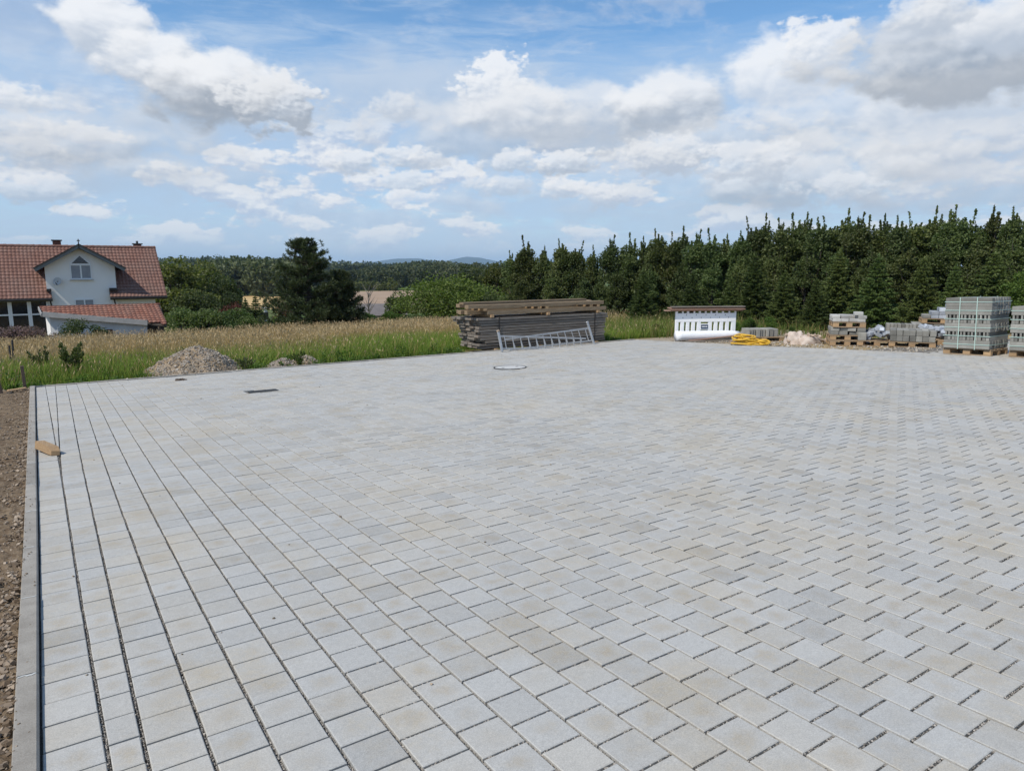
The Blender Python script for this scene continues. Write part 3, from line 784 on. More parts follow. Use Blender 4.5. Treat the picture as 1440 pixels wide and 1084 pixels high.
def build_paving():
    Q = paver_quads()
    c = Q.mean(1)
    for (x, y, r, kind) in COVERS:
        inside = (np.abs(c[:, 0] - x) < r) & (np.abs(c[:, 1] - y) < r) if kind == 'square' else np.hypot(c[:, 0] - x, c[:, 1] - y) < r
        Q = Q[~inside]; c = Q.mean(1)
    n = len(Q)
    Q = c[:, None, :] + (Q - c[:, None, :]) * rng.normal(1.0, 0.002, (n, 1, 1)) + rng.normal(0, 0.0007, (n, 1, 2))
    ro = rng.normal(0, 0.0028, n); cs, sn = np.cos(ro)[:, None], np.sin(ro)[:, None]
    d = Q - c[:, None, :]
    Q = c[:, None, :] + np.stack([d[:, :, 0] * cs - d[:, :, 1] * sn, d[:, :, 0] * sn + d[:, :, 1] * cs], 2)
    h = rng.normal(0, 0.0008, n); tx = rng.normal(0, 0.004, n); ty = rng.normal(0, 0.004, n)
    h += (fbm(c[:, 0] * 0.5, c[:, 1] * 0.5, 21, 3) - 0.5) * 0.012
    def top(P):
        dd = P - c[:, None, :]
        return pz(P[:, :, 0], P[:, :, 1]) + h[:, None] + dd[:, :, 0] * tx[:, None] + dd[:, :, 1] * ty[:, None]
    dn = Q - c[:, None, :]
    w = np.maximum(np.abs(dn).max(1), 0.02)[:, None, :]
    inner = c[:, None, :] + dn * (1 - 0.0035 / w)
    zt = top(inner); zo = top(Q) - 0.003
    V = np.concatenate([np.dstack([inner, zt]), np.dstack([Q, zo]), np.dstack([Q, zo - 0.045])], 1)      # n,12,3
    base = [(0, 1, 2, 3)] + [(4 + i, 4 + (i + 1) % 4, (i + 1) % 4, i) for i in range(4)] + [(8 + i, 8 + (i + 1) % 4, 4 + (i + 1) % 4, 4 + i) for i in range(4)]
    base = np.array(base)
    uv1 = np.array([(0, 0), (1, 0), (1, 1), (0, 1)], float); uv = np.concatenate([uv1, uv1, uv1])
    tone = rng.random(n)
    # picture area of each stone, to pick the 300 that show largest
    cy, sy = math.cos(YAW), math.sin(YAW); cp, sp = math.cos(PITCH), math.sin(PITCH)
    X, Y, Z = Q[:, :, 0], Q[:, :, 1], zo - CAM_H
    r = X * cy - Y * sy; f0 = X * sy + Y * cy; f = f0 * cp - Z * sp; u = Z * cp + f0 * sp
    px, py = 720 + 1000 * r / np.maximum(f, 0.05), 542 - 1000 * u / np.maximum(f, 0.05)
    area = 0.5 * np.abs((px * np.roll(py, -1, 1) - np.roll(px, -1, 1) * py).sum(1))
    vis = (f.min(1) > 0.3) & (px.mean(1) > 0) & (px.mean(1) < 1440) & (py.mean(1) < 1084) & (py.mean(1) > 0)
    order = np.argsort(-np.where(vis, area, 0)); own = order[:300]
    rest = np.ones(n, bool); rest[own] = False
    bx = np.array([-0.14, 26.2]); 
    # bedding of grit under and between the stones
    ys = np.array([-2.2, 8.27, 8.29, 9.9, 12, 15.5, YARD_FAR]); Vb = []
    for y in ys:
        for t in np.linspace(0, 1, 12):
            x = -0.15 + (float(yard_right(y)) + 0.02 + 0.15) * t
            Vb.append((x, y, pz(x, y) - 0.024))
    bed = link('paved_yard', mesh_np('paved_yard', Vb, grid_faces(len(ys), 12)[:, ::-1], mat=M['bed']))
    tag(bed, kind='structure')
    for i in own:
        o = c[i]; o3 = np.array([o[0], o[1], pz(*o)])
        me = mesh_np('paver', V[i] - o3, base, uv=uv, mat=M['paver'])
        ob = link('paver', me, bed, tuple(o3)); ob['tone'] = float(tone[i])
    Vr = V[rest]; m = len(Vr)
    me = mesh_np('paver_field', Vr.reshape(-1, 3), (base[None] + (np.arange(m) * 12)[:, None, None]).reshape(-1, 4),
                 tone=np.repeat(tone[rest], 12), uv=np.tile(uv, (m, 1)), mat=M['paver'])
    tag(link('paver_field', me, bed), kind='stuff')
    # loose grit in the open joints
    Ps = []
    def joint(f, w, y0, y1, dens):
        k = int((y1 - y0) * dens); y = y0 + (y1 - y0) * rng.random(k) ** 1.3
        Ps.append(np.stack([f(y) + rng.normal(0, 1, k) * w * 0.45, y], 1))
    joint(lambda y: np.interp(y, A_Y, A_X), 0.009, 1.2, 11, 650)
    for k in range(0, 14):
        joint(lambda y: line_x(k, y), 0.008 * max(0.4, 1 - k * 0.05), 0.5, 9, 560 - k * 20)
    nleft = sum(len(a) for a in Ps)
    mq = (c[:, 0] > 1.0) & (f0.mean(1) < 8) & (f0.mean(1) > 0.8)
    for q, fq in zip(Q[mq], f0.mean(1)[mq]):
        k = int(np.interp(fq, [1, 4, 8], [62, 40, 18])); t = rng.random(k)
        p = q[0] + (q[1] - q[0]) * t[:, None] + np.stack([np.zeros(k), -rng.random(k) * 0.014], 1)
        Ps.append(p)
    P2 = np.concatenate(Ps); s = rng.uniform(0.0018, 0.0048, len(P2)); right = np.arange(len(P2)) >= nleft
    s = np.where(right, s * 1.15, s)
    P = np.column_stack([P2, pz(P2[:, 0], P2[:, 1]) + np.where(right, -0.0115, -0.0165) + rng.random(len(P2)) * 0.008])
    Vg, Fg, cg = stones(P, s, (0.11, 0.10, 0.09), (0.48, 0.44, 0.39), 0.9, False)
    tag(link('joint_grit', mesh_np('joint_grit', Vg, Fg, col=cg, mat=M['grit']), bed), kind='stuff')

def build_kerb():
    k1 = link('kerb', None, None, (0, 0, 0)); tag(k1, kind='structure')
    y = -1.35; i = 0
    while y < 16.6:
        L = 1.0
        y1 = min(y + L - 0.004, 16.60)
        xr = np.interp([y, y1], K_Y, K_X) - 0.009
        x0, x1 = xr[0] - 0.084, xr[0]
        dx = xr[1] - xr[0]
        hh = 0.034 + rng.normal(0, 0.002)
        ch = 0.008
        prof = [(x0, -0.2), (x0, hh - 0.004), (x0 + 0.004, hh), (x1 - ch, hh), (x1, hh - ch), (x1, -0.2)]
        V = []; 
        for yy, ddx in ((y, 0), (y1, dx)):
            for (px_, pz_) in prof: V.append((px_ + ddx, yy, pz(px_, yy) + pz_))
        n = len(prof)
        F = [(a, (a + 1) % n, (a + 1) % n + n, a + n) for a in range(n)] + [tuple(range(n))[::-1], tuple(range(n, 2 * n))]
        mb = MB().add(V, F)
        st = mb.build('kerb_stone', M['kerb'], k1, tone=rng.normal(0, 0.5))
        if 2.0 < y < 12:
            # mortar smear at the butt joint
            pts = []
            for t in np.linspace(0, 1, 9): pts.append((x0 + 0.006 + (x1 - x0 - 0.014) * t, y1 - 0.003 + rng.normal(0, 0.0025)))
            low = [(a, b - 0.006 - 0.012 * rng.random()) for a, b in pts]
            V = [(a, b, pz(a, b) + hh + 0.0025) for a, b in pts] + [(a, b, pz(a, b) + hh + 0.0018) for a, b in low]
            MB().add(V, [(j, j + 9, j + 10, j + 1)[::1] for j in range(8)]).build('mortar', M['mortar'], st)
        y += L; i += 1
    k2 = link('kerb', None, None, (0, 0, 0)); tag(k2, kind='structure')
    x = -0.25
    while x < 15.6:
        x1 = min(x + 0.996, 15.7)
        mb = MB(); mb.box(((x + x1) / 2, YARD_FAR + 0.05, pz((x + x1) / 2, YARD_FAR) - 0.088 + 0.006), (x1 - x, 0.08, 0.2), frame((1, 0, SLX)), 0.006)
        mb.build('kerb_stone', M['kerb'], k2, tone=rng.normal(-0.3, 0.4))
        x += 1.0
    k3 = link('kerb', None, None, (0, 0, 0)); tag(k3, kind='structure')
    for (xa, ya, xb, yb) in [(15.76, 16.3, 15.9, 15.4), (15.9, 15.4, 16.3, 12.1), (16.3, 12.1, 16.7, 10.0), (16.7, 10.0, 17.0, 8.36), (17.02, 8.36, 20.0, 8.36), (20.01, 8.36, 26, 8.36)]:
        n = max(1, int(round(math.hypot(xb - xa, yb - ya)))); P = np.linspace([xa, ya], [xb, yb], n + 1)
        for a, b in zip(P[:-1], P[1:]):
            e = (b - a) / np.linalg.norm(b - a) * 0.002
            MB().bar((*(a + e), pz(*a) - 0.095), (*(b - e), pz(*b) - 0.095), 0.08, 0.2, ch=0.006).build('kerb_stone', M['kerb'], k3, tone=rng.normal(0, 0.4))

def build_covers():
    x, y, r, _ = COVERS[0]
    o = thing('drain_cover', 'dark iron drain cover sunk in the paving nearest the gravel heap', 'drain cover', (x, y, pz(x, y) - 0.01))
    fr = frame((1, 0, SLX), (0, -SLY, 1)); zc = pz(x, y)
    MB().box((x, y, zc - 0.02), (0.44, 0.26, 0.046), fr, 0.004).build('surround', M['block'], o)
    f = MB()
    for a in (-1, 1):
        f.box((x + a * 0.225, y, zc + 0.0045 + a * 0.225 * SLX), (0.03, 0.22, 0.014), fr); f.box((x, y + a * 0.095, zc + 0.0045 + a * .095 * SLY), (0.42, 0.03, 0.014), fr)
    f.build('rim', M['iron'], o)
    MB().box((x, y, zc + 0.002), (0.42, 0.16, 0.010), fr).build('grate_plate', M['iron'], o)
    for k in range(4):
        yy = -0.06 + k * 0.040
        MB().box((x, y + yy, zc + 0.007 + yy * SLY), (0.38, 0.020, 0.010), fr, 0.003).build('grate_bar', M['iron'], o)
    x, y, r, _ = COVERS[1]; zc = pz(x, y)
    o = thing('manhole_cover', 'pale round concrete manhole cover in the paving before the lumber', 'manhole cover', (x, y, zc - 0.01))
    def ring(mb, r0, r1, z0, z1, n=40):
        V = []
        for k in range(n):
            a = 2 * math.pi * k / n
            for rr, zz in ((r0, z0), (r0, z1), (r1, z1), (r1, z0)):
                xx, yy = x + rr * math.cos(a), y + rr * math.sin(a); V.append((xx, yy, pz(xx, yy) + zz))
        F = [(k * 4 + j, ((k + 1) % n) * 4 + j, ((k + 1) % n) * 4 + (j + 1) % 4, k * 4 + (j + 1) % 4) for k in range(n) for j in range(4)]
        mb.add(V, F)
    mb = MB(); ring(mb, 0.335, 0.36, -0.03, 0.012); mb.build('iron_ring', M['iron'], o)
    mb = MB(); n = 40
    V = [(x + 0.332 * math.cos(2 * math.pi * k / n), y + 0.332 * math.sin(2 * math.pi * k / n)) for k in range(n)]
    mb.prism([(a, b, pz(a, b) + 0.009) for a, b in V], (0, 0, -0.05)); mb.build('concrete_fill', M['cover'], o)
    for k in range(2):
        xx = x + (-1) ** k * 0.18
        MB().box((xx, y, pz(xx, y) + 0.010), (0.06, 0.03, 0.006)).build('lifting_slot', M['iron'], o)
    mb = MB(); ring(mb, 0.362, 0.47, -0.05, -0.004); mb.build('mortar_bed', M['block'], o)

build_terrain(); build_soil(); soil_stones(); build_paving(); build_kerb(); build_covers()

# ---------------------------------------------------------------- far land
def field(name, pix, z, mat, lift=0.25):
    P = [at_z(x, y, z) for x, y in pix]
    P = [(p[0], p[1], z + lift) for p in P]
    mb = MB().poly(P)
    o = mb.build(name, mat); tag(o, kind='structure')
    if o.data.polygons[0].normal.z < 0: o.data.flip_normals()
field('wheat_field', [(300, 440), (395, 440), (400, 417.5), (310, 416.5)], -12, M['wheat'])
field('stubble_field', [(460, 430), (600, 430), (600, 409), (470, 411)], -12, M['stubble'])
field('lawn', [(520, 409), (600, 408), (600, 401.5), (528, 402.5)], -12, M['lawn'], 0.5)

def build_hill(name, pts, depth, base=-12):
    """a long ridge: pts = (x, y) crest on the skyline"""
    xs = np.array([p[0] for p in pts], float); ys = np.array([p[1] for p in pts], float)
    X = np.linspace(xs[0], xs[-1], 90); Y = np.interp(X, xs, ys) + (fbm(X * 0.04, X * 0 + depth * 0.001, 7) - 0.5) * 2.0
    V = []; prof = [(-0.35, 0.0), (-0.22, 0.35), (-0.1, 0.78), (0, 1.0), (0.12, 0.7), (0.3, 0.0)]
    for x, y in zip(X, Y):
        p = at_depth(x, y, depth); fwd = np.array([math.sin(YAW), math.cos(YAW)])
        w = max(p[2] - base, 5)
        for t, hgt in prof:
            q = p[:2] + fwd * t * depth * 0.25
            V.append((q[0], q[1], base - 3 + (w + 3) * hgt))
    me = mesh_np(name, V, grid_faces(len(X), len(prof)), smooth=True, mat=M['hill'])
    o = link(name, me); tag(o, kind='structure')
build_hill('hill', [(420, 373), (480, 371), (520, 369), (560, 364), (590, 363.5), (620, 368), (640, 364), (655, 360.5), (675, 362), (700, 368), (760, 366), (820, 370), (900, 373)], 13000)
build_hill('hill', [(-200, 372), (0, 369), (150, 366), (260, 365), (330, 366), (400, 368), (470, 371), (560, 373)], 1500)

# ================================================================ vegetation
def leaves(P, ln, wd, axis=None, spread=1.0):
    """rhombic leaves at P; axis: preferred long direction (n,3)"""
    n = len(P)
    t = rng.normal(size=(n, 3))
    if axis is not None: t = np.asarray(axis) + t * spread * 0.6
    t /= np.linalg.norm(t, axis=1)[:, None]
    b = np.cross(t, rng.normal(size=(n, 3))); b /= np.linalg.norm(b, axis=1)[:, None] + 1e-9
    ln = np.broadcast_to(ln, (n,))[:, None] * rng.uniform(0.7, 1.3, (n, 1)); wd = np.broadcast_to(wd, (n,))[:, None] * rng.uniform(0.7, 1.3, (n, 1))
    nrm = np.cross(t, b)
    V = np.stack([P - t * ln / 2, P + b * wd / 2 + nrm * wd * 0.2, P + t * ln / 2, P - b * wd / 2 + nrm * wd * 0.2], 1).reshape(-1, 3)
    return V, np.arange(4 * n).reshape(n, 4)

def tone4(n, lo=0.0, hi=1.0):
    return np.repeat(rng.uniform(lo, hi, n) ** 1.3, 4)

def trunk_mesh(name, segs, mat):
    mb = MB()
    for pts, rr in segs: mb.tube(pts, rr, 7)
    me = bpy.data.meshes.new(name); me.from_pydata(mb.v, [], mb.f); me.update(); me.materials.append(mat)
    return me

def ball(n, inner=0.5):
    v = rng.normal(size=(n, 3)); v /= np.linalg.norm(v, axis=1)[:, None]
    return v * (inner + (1 - inner) * rng.random((n, 1)) ** 0.6)

def hedge_tree(h, n_leaf=8600):
    """upright young broadleaf tree: a dense clumpy body and thin leafy leaders above it"""
    nc = 54
    zc = h * (0.04 + 0.80 * rng.random(nc) ** 0.85); ang = rng.uniform(0, 6.283, nc)
    rmax = 0.98 * np.interp(zc / h, [0, 0.12, 0.40, 0.62, 0.86], [0.85, 1.0, 0.92, 0.62, 0.22])
    rc = rmax * rng.uniform(0.35, 1.0, nc)
    C = np.stack([np.cos(ang) * rc, np.sin(ang) * rc, zc], 1)
    cr = rng.uniform(0.20, 0.40, nc)
    segs = [([(0, 0, 0), (0.02, 0, h * 0.3), (0, 0.02, h * 0.75)], [0.07, 0.05, 0.02])]
    for c_ in C[::3]: segs.append(([(0, 0, c_[2] * 0.7), c_ * [0.6, 0.6, 0.95], c_], [0.02, 0.014, 0.006]))
    k = rng.integers(0, nc, n_leaf); o = ball(n_leaf, 0.5) * cr[k][:, None]; o[:, 2] *= 0.85
    Ps = [C[k] + o]; Ax = [o + [0, 0, 0.1]]
    for i in range(22):
        a = rng.uniform(0, 6.283); r = rng.uniform(0.0, 0.62); z0 = h * rng.uniform(0.50, 0.66)
        z1 = h * (1.0 if i == 0 else np.interp(r, [0, 0.62], [0.97, 0.74]) * rng.uniform(0.9, 1.0)) ; r = 0.08 if i == 0 else r
        b0 = np.array([math.cos(a) * r * 0.7, math.sin(a) * r * 0.7, z0]); b1 = np.array([math.cos(a) * r + rng.normal(0, 0.10), math.sin(a) * r + rng.normal(0, 0.10), z1])
        segs.append(([b0, (b0 + b1) / 2 + rng.normal(0, 0.03, 3), b1], [0.02, 0.012, 0.004]))
        m = int(50 + 45 * (z1 - z0)); s = rng.random(m) ** 0.8
        rad = 0.035 + 0.20 * (1 - s) ** 1.3; rad = rad * (0.6 + 0.8 * value_noise(s * 9 + i * 5, s * 0, i))
        off = ball(m, 0.3) * rad[:, None]
        Ps.append(b0 + (b1 - b0) * s[:, None] + off); Ax.append(off + [0, 0, 0.12])
    P = np.concatenate(Ps); A = np.concatenate(Ax); P[:, 2] = np.maximum(P[:, 2], 0.04 + rng.random(len(P)) * 0.12)
    V, F = leaves(P, 0.105, 0.070, A / (np.linalg.norm(A, axis=1)[:, None] + 1e-6), 1.5)
    return (mesh_np('crown', V, F, tone=tone4(len(P)), mat=M['hedge']), trunk_mesh('trunk', segs, M['bark']))

def spruce_tree(h, wide=0.42, mat='spruce', dens=1.0):
    Ps, Ax, Ls = [], [], []
    segs = [([(0, 0, 0), (0, 0, h * 0.5), (0, 0, h * 0.98)], [0.07, 0.045, 0.008])]
    z = 0.08 * h
    while z < h * 0.97:
        t = z / h; nb = 8 if t < 0.8 else 5
        a0 = rng.uniform(0, 6.28)
        for k in range(nb):
            a = a0 + 6.283 * k / nb + rng.normal(0, 0.2)
            L = (wide * h * (1 - t) ** 0.9 + 0.05) * rng.uniform(0.75, 1.12)
            m = int((40 + 240 * L) * dens); s = rng.random(m) ** 0.7
            d = np.array([math.cos(a), math.sin(a)]); side = np.array([-d[1], d[0]])
            lat = rng.normal(0, 1, m) * 0.17 * L * (1.15 - s)
            zz = z - 0.28 * L * s + 0.24 * L * s ** 2.5 - np.abs(lat) * 0.25 + rng.normal(0, 0.02, m)
            P = np.stack([d[0] * s * L + side[0] * lat, d[1] * s * L + side[1] * lat, zz], 1)
            ax = np.stack([d[0] + side[0] * np.sign(lat) * 0.7, d[1] + side[1] * np.sign(lat) * 0.7, np.full(m, -0.1)], 1)
            Ps.append(P); Ax.append(ax)
        z += h * 0.045 * rng.uniform(0.8, 1.2)
    m = int(120 * dens); s = rng.random(m)
    P = np.stack([rng.normal(0, 0.02, m), rng.normal(0, 0.02, m), h * (0.86 + 0.15 * s)], 1); Ps.append(P); Ax.append(np.tile([0, 0, 1.0], (m, 1)) + rng.normal(0, 0.4, (m, 3)))
    P = np.concatenate(Ps); A = np.concatenate(Ax); P[:, 2] = np.maximum(P[:, 2], 0.03)
    V, F = leaves(P, 0.12, 0.034, A, 0.7)
    return (mesh_np('crown', V, F, tone=tone4(len(P)), mat=M[mat]), trunk_mesh('trunk', segs, M['bark']))

def pine_tree(h):
    """dense dark pine: up-curved branches ending in needle tufts"""
    Ps, Ax = [], []
    segs = [([(0, 0, 0), (0.05, 0, h * 0.5), (0, 0, h * 0.96)], [0.16, 0.10, 0.02])]
    z = 0.05 * h
    while z < 0.97 * h:
        t = z / h
        for k in range(rng.integers(6, 9)):
            a = rng.uniform(0, 6.283); d = np.array([math.cos(a), math.sin(a)])
            L = h * (0.40 * (1 - t) ** 0.75 + 0.035) * rng.uniform(0.6, 1.15)
            L *= 0.75 + 0.45 * value_noise(np.array(a * 1.3 + t * 6), np.array(t * 5.0), 5)
            nt_ = max(3, int(4 + L * 7))
            ss = np.sort(rng.uniform(0.25, 1.0, nt_)); ss[-1] = 1.0
            pts = np.stack([d[0] * L * ss, d[1] * L * ss, z + 0.10 * L * ss + 0.26 * L * ss ** 2.2], 1)
            pts[:, :2] += rng.normal(0, 0.09 * L, (nt_, 2)) * np.sin(ss * 2)[:, None]
            segs.append((np.vstack([[0, 0, z], pts[len(pts) // 2], pts[-1]]), [0.035, 0.022, 0.008]))
            for p, s in zip(pts, ss):
                m = 20; ax = np.tile([d[0] * 0.5, d[1] * 0.5, 0.9], (m, 1)) + rng.normal(0, 0.55, (m, 3))
                ax /= np.linalg.norm(ax, axis=1)[:, None]
                ln = 0.20
                Ps.append(p + ax * 0.11 + np.array([0, 0, 1.0]) * rng.uniform(-0.05, 0.14, (m, 1))); Ax.append(ax)
        z += h * 0.036
    P = np.concatenate(Ps); A = np.concatenate(Ax)
    V, F = leaves(P, 0.21, 0.034, A, 0.35)
    return (mesh_np('crown', V, F, tone=tone4(len(P)), mat=M['pine']), trunk_mesh('trunk', segs, M['bark']))

def round_tree(h, w, mat, n=9000, ls=0.15, low=0.12, nclump=42):
    """spreading broadleaf tree from many uneven leaf clumps"""
    C = ball(nclump, 0.35); C[:, 2] = C[:, 2] * 0.5 + 0.5
    C = np.stack([C[:, 0] * w / 2 * 0.82, C[:, 1] * w / 2 * 0.82, h * (low + (1 - low) * (0.06 + C[:, 2] * 0.86))], 1)
    C[:, :2] *= (1 - 0.45 * np.clip((C[:, 2] / h - 0.55) / 0.45, 0, 1))[:, None]
    rc = rng.uniform(0.10, 0.20, nclump) * w
    seg = [([(0, 0, 0), (0.03 * w, 0, h * 0.3), (0, 0.02 * w, h * 0.6)], [0.035 * h, 0.028 * h, 0.012 * h])]
    for c_ in C[::2]: seg.append(([(0, 0, h * 0.22 + rng.random() * h * 0.2), c_ * [0.6, 0.6, 0.85], c_], [0.014 * h, 0.008 * h, 0.003 * h]))
    k = rng.integers(0, nclump, n)
    o = ball(n, 0.55) * rc[k][:, None]; o[:, 2] *= 0.75
    o *= (0.75 + 0.5 * value_noise(k * 3.1 + o[:, 0] * 4 / w * 3, o[:, 2] * 9 / w + k, 3))[:, None]
    P = C[k] + o; P[:, 2] = np.maximum(P[:, 2], 0.05)
    V, F = leaves(P, ls, ls * 0.62, o / (np.linalg.norm(o, axis=1)[:, None] + 1e-6), 1.5)
    return (mesh_np('crown', V, F, tone=tone4(len(P)), mat=M[mat]), trunk_mesh('trunk', seg, M['bark']))

def plant_tree(name, meshes, loc, scale, rz, label, cat, group=None):
    o = thing(name, label, cat, loc, group); o.rotation_euler = (0, 0, rz)
    o.scale = (scale if np.ndim(scale) else (scale,) * 3)
    link('crown', meshes[0], o); link('trunk', meshes[1], o)
    return o

def gp(x, depth):
    """ground point in the direction of picture column x at a forward distance"""
    a = math.atan2(x - 720.0, 1014.0) + YAW; k = depth / math.cos(a - YAW)
    X, Y = math.sin(a) * k, math.cos(a) * k
    return (X, Y, float(ground_z(X, Y)) - 0.05)

def top_scale(x, ytop, depth, h):
    """height needed so that the tip stands at sight line y"""
    p = gp(x, depth); z = at_depth(x, ytop, depth)[2]
    return (z - p[2]) / h

# --- the tree belt along the right side: upright broadleaf trees, then spruces before them
HT = [hedge_tree(4.6) for _ in range(6)]
SP = [spruce_tree(3.2, w) for w in (0.36, 0.42, 0.40)]
def ord_word(i):
    w = ['first', 'second', 'third', 'fourth', 'fifth', 'sixth', 'seventh', 'eighth', 'ninth', 'tenth', 'eleventh', 'twelfth', 'thirteenth', 'fourteenth', 'fifteenth', 'sixteenth', 'seventeenth', 'eighteenth', 'nineteenth', 'twentieth',
         'twenty-first', 'twenty-second', 'twenty-third', 'twenty-fourth', 'twenty-fifth', 'twenty-sixth', 'twenty-seventh', 'twenty-eighth', 'twenty-ninth', 'thirtieth', 'thirty-first', 'thirty-second', 'thirty-third', 'thirty-fourth', 'thirty-fifth', 'thirty-sixth', 'thirty-seventh', 'thirty-eighth', 'thirty-ninth', 'fortieth']
    return w[i]
SKY_X = [718, 740, 765, 790, 810, 835, 860, 885, 905, 925, 945, 962, 980, 1000, 1020, 1040, 1058, 1075, 1095, 1112, 1130, 1150, 1165, 1185, 1205, 1222, 1240, 1262, 1285, 1310, 1335, 1360, 1390, 1420, 1455, 1490, 1530, 1575, 1620, 1670]
SKY_Y = [352, 331, 345, 336, 338, 345, 330, 327, 332, 322, 325, 318, 322, 321, 328, 325, 304, 301, 306, 299, 298, 306, 303, 293, 298, 303, 300, 303, 297, 291, 288, 295, 288, 291, 288, 288, 290, 287, 288, 286]
def belt_depth(x): return float(np.interp(x, [700, 1000, 1440, 1500], [44, 32.5, 24.5, 23.8]))
for i, (x, y) in enumerate(zip(SKY_X, SKY_Y)):
    dd = belt_depth(x) + (i % 3) * 0.55 - 0.4
    s = top_scale(x, y, dd, 4.6)
    m = HT[i % 6]
    plant_tree('hedge_tree', m, gp(x, dd), (s * rng.uniform(0.85, 1.12), s * rng.uniform(0.85, 1.12), s), rng.uniform(0, 6.28),
               'upright dark broadleaf tree with spiky top in the belt, %s from the lumber end' % ord_word(i), 'tree', 'upright trees of the dark belt')
FILL = [(735, 372), (778, 368), (822, 372), (870, 362), (915, 360), (958, 358), (1003, 352), (1045, 348), (1090, 340), (1135, 338), (1178, 335), (1225, 332), (1272, 330), (1320, 325), (1372, 322), (1428, 318)]
for i, (x, y) in enumerate(FILL):
    dd = belt_depth(x) - 1.5
    s = top_scale(x, y + 12, dd, 4.6)
    plant_tree('hedge_tree', HT[(i * 5 + 1) % 6], gp(x, dd), (s * 1.25, s * 1.25, s), rng.uniform(0, 6.28),
               'lower bushy dark tree filling the belt below the spires, %s from the lumber end' % ord_word(i), 'tree', 'lower trees of the dark belt')
SPX = [(905, 378, 31.5), (975, 382, 30.2), (1030, 390, 28.6), (1062, 356, 28.2), (1105, 380, 26.8), (1150, 392, 25.6), (1180, 352, 26.2), (1235, 358, 24.8), (1300, 362, 23.6), (1345, 372, 22.4), (1398, 350, 22.6)]
for i, (x, y, dd) in enumerate(SPX):
    s = top_scale(x, y, dd, 3.2)
    plant_tree('spruce_tree', SP[i % 3], gp(x, dd), (s * 1.0, s * 1.0, s), rng.uniform(0, 6.28),
               'young lighter green spruce in front of the dark belt, %s from the lumber end' % ord_word(i), 'tree', 'young spruces before the belt')
LT = round_tree(3.0, 2.6, 'leaf', 7000, 0.13)
s = top_scale(1450, 372, 22.6, 3.0)
plant_tree('broadleaf_tree', LT, gp(1452, 21.8), s, 1.0, 'light green broadleaf tree at the edge behind the tall block pallets', 'tree')

# --- trees and bushes beyond the meadow
s = top_scale(432, 336, 42, 6.2)
plant_tree('pine_tree', pine_tree(6.2), gp(432, 42), (s * 1.22, s * 1.22, s), 0.6, 'tall dark pine with ragged top standing alone behind the meadow', 'tree')
s = top_scale(478, 385, 43, 3.4)
plant_tree('pine_tree', pine_tree(3.4), gp(477, 42.6), (s * 1.1, s * 1.1, s), 2.2, 'small dark pine leaning against the right side of the tall pine', 'tree')
RT = round_tree(5.0, 8.0, 'leaf', 16000, 0.19, 0.05, 80)
s = top_scale(618, 388, 52, 5.0)
plant_tree('broadleaf_tree', RT, gp(630, 52), (s * 1.32, s * 1.32, s), 0.3, 'broad bright green tree beyond the meadow before the lumber stack', 'tree')
OT = [round_tree(6.0, 5.5, 'olive', 7000, 0.26), round_tree(6.0, 5.0, 'darkwood', 7000, 0.26), round_tree(6.0, 6.0, 'leaf', 7000, 0.26)]
MID = [  # x, ytop, depth, kind, width factor, label
    (248, 366, 72, 0, 1.25, 'olive green tree at the gable end of the white house'),
    (286, 370, 84, 0, 1.1, 'olive green tree second beside the white house'),
    (312, 378, 76, 1, 0.95, 'dark round tree between the olive trees and the wheat field'),
    (272, 400, 62, 1, 1.1, 'low dark tree below the olive trees beside the white house'),
    (322, 404, 70, 1, 0.7, 'small dark tree just before the left end of the wheat field'),
    (700, 372, 66, 0, 1.0, 'pale olive tree behind the broad bright green tree'),
    (665, 366, 90, 1, 1.0, 'dark tree rising behind the broad bright green tree'),
    (560, 405, 62, 1, 0.9, 'dark bushy tree at the edge of the stubble field'),
    (690, 405, 50, 1, 1.0, 'dark bushy tree at the foot of the belt behind the lumber'),
    (735, 395, 47, 0, 1.0, 'olive bushy tree where the dark belt begins'),
]
for (x, y, dd, k, wf, lab) in MID:
    s = top_scale(x, y, dd, 6.0)
    plant_tree('broadleaf_tree', OT[k], gp(x, dd), (s * wf, s * wf, s), rng.uniform(0, 6.28), lab, 'tree', 'trees beyond the meadow')
s = top_scale(356, 415, 58, 3.2)
plant_tree('fir_tree', SP[1], gp(356, 58), (s * 0.9, s * 0.9, s), 0.4, 'small pointed fir standing before the wheat field', 'tree')
plant_tree('fir_tree', SP[0], gp(342, 57), (top_scale(342, 420, 57, 3.2),) * 3, 1.4, 'smaller fir just left of the pointed fir at the wheat field', 'tree')
BU = [round_tree(2.0, 2.8, 'bushleaf', 5200, 0.12, 0.0, 26), round_tree(2.0, 2.4, 'weed', 4200, 0.12, 0.0, 22), round_tree(2.0, 2.6, 'redleaf', 3000, 0.12, 0.0, 20), round_tree(2.0, 2.6, 'flower', 4200, 0.10, 0.0, 26), round_tree(2.0, 3.0, 'darkwood', 4200, 0.10, 0.0, 26)]
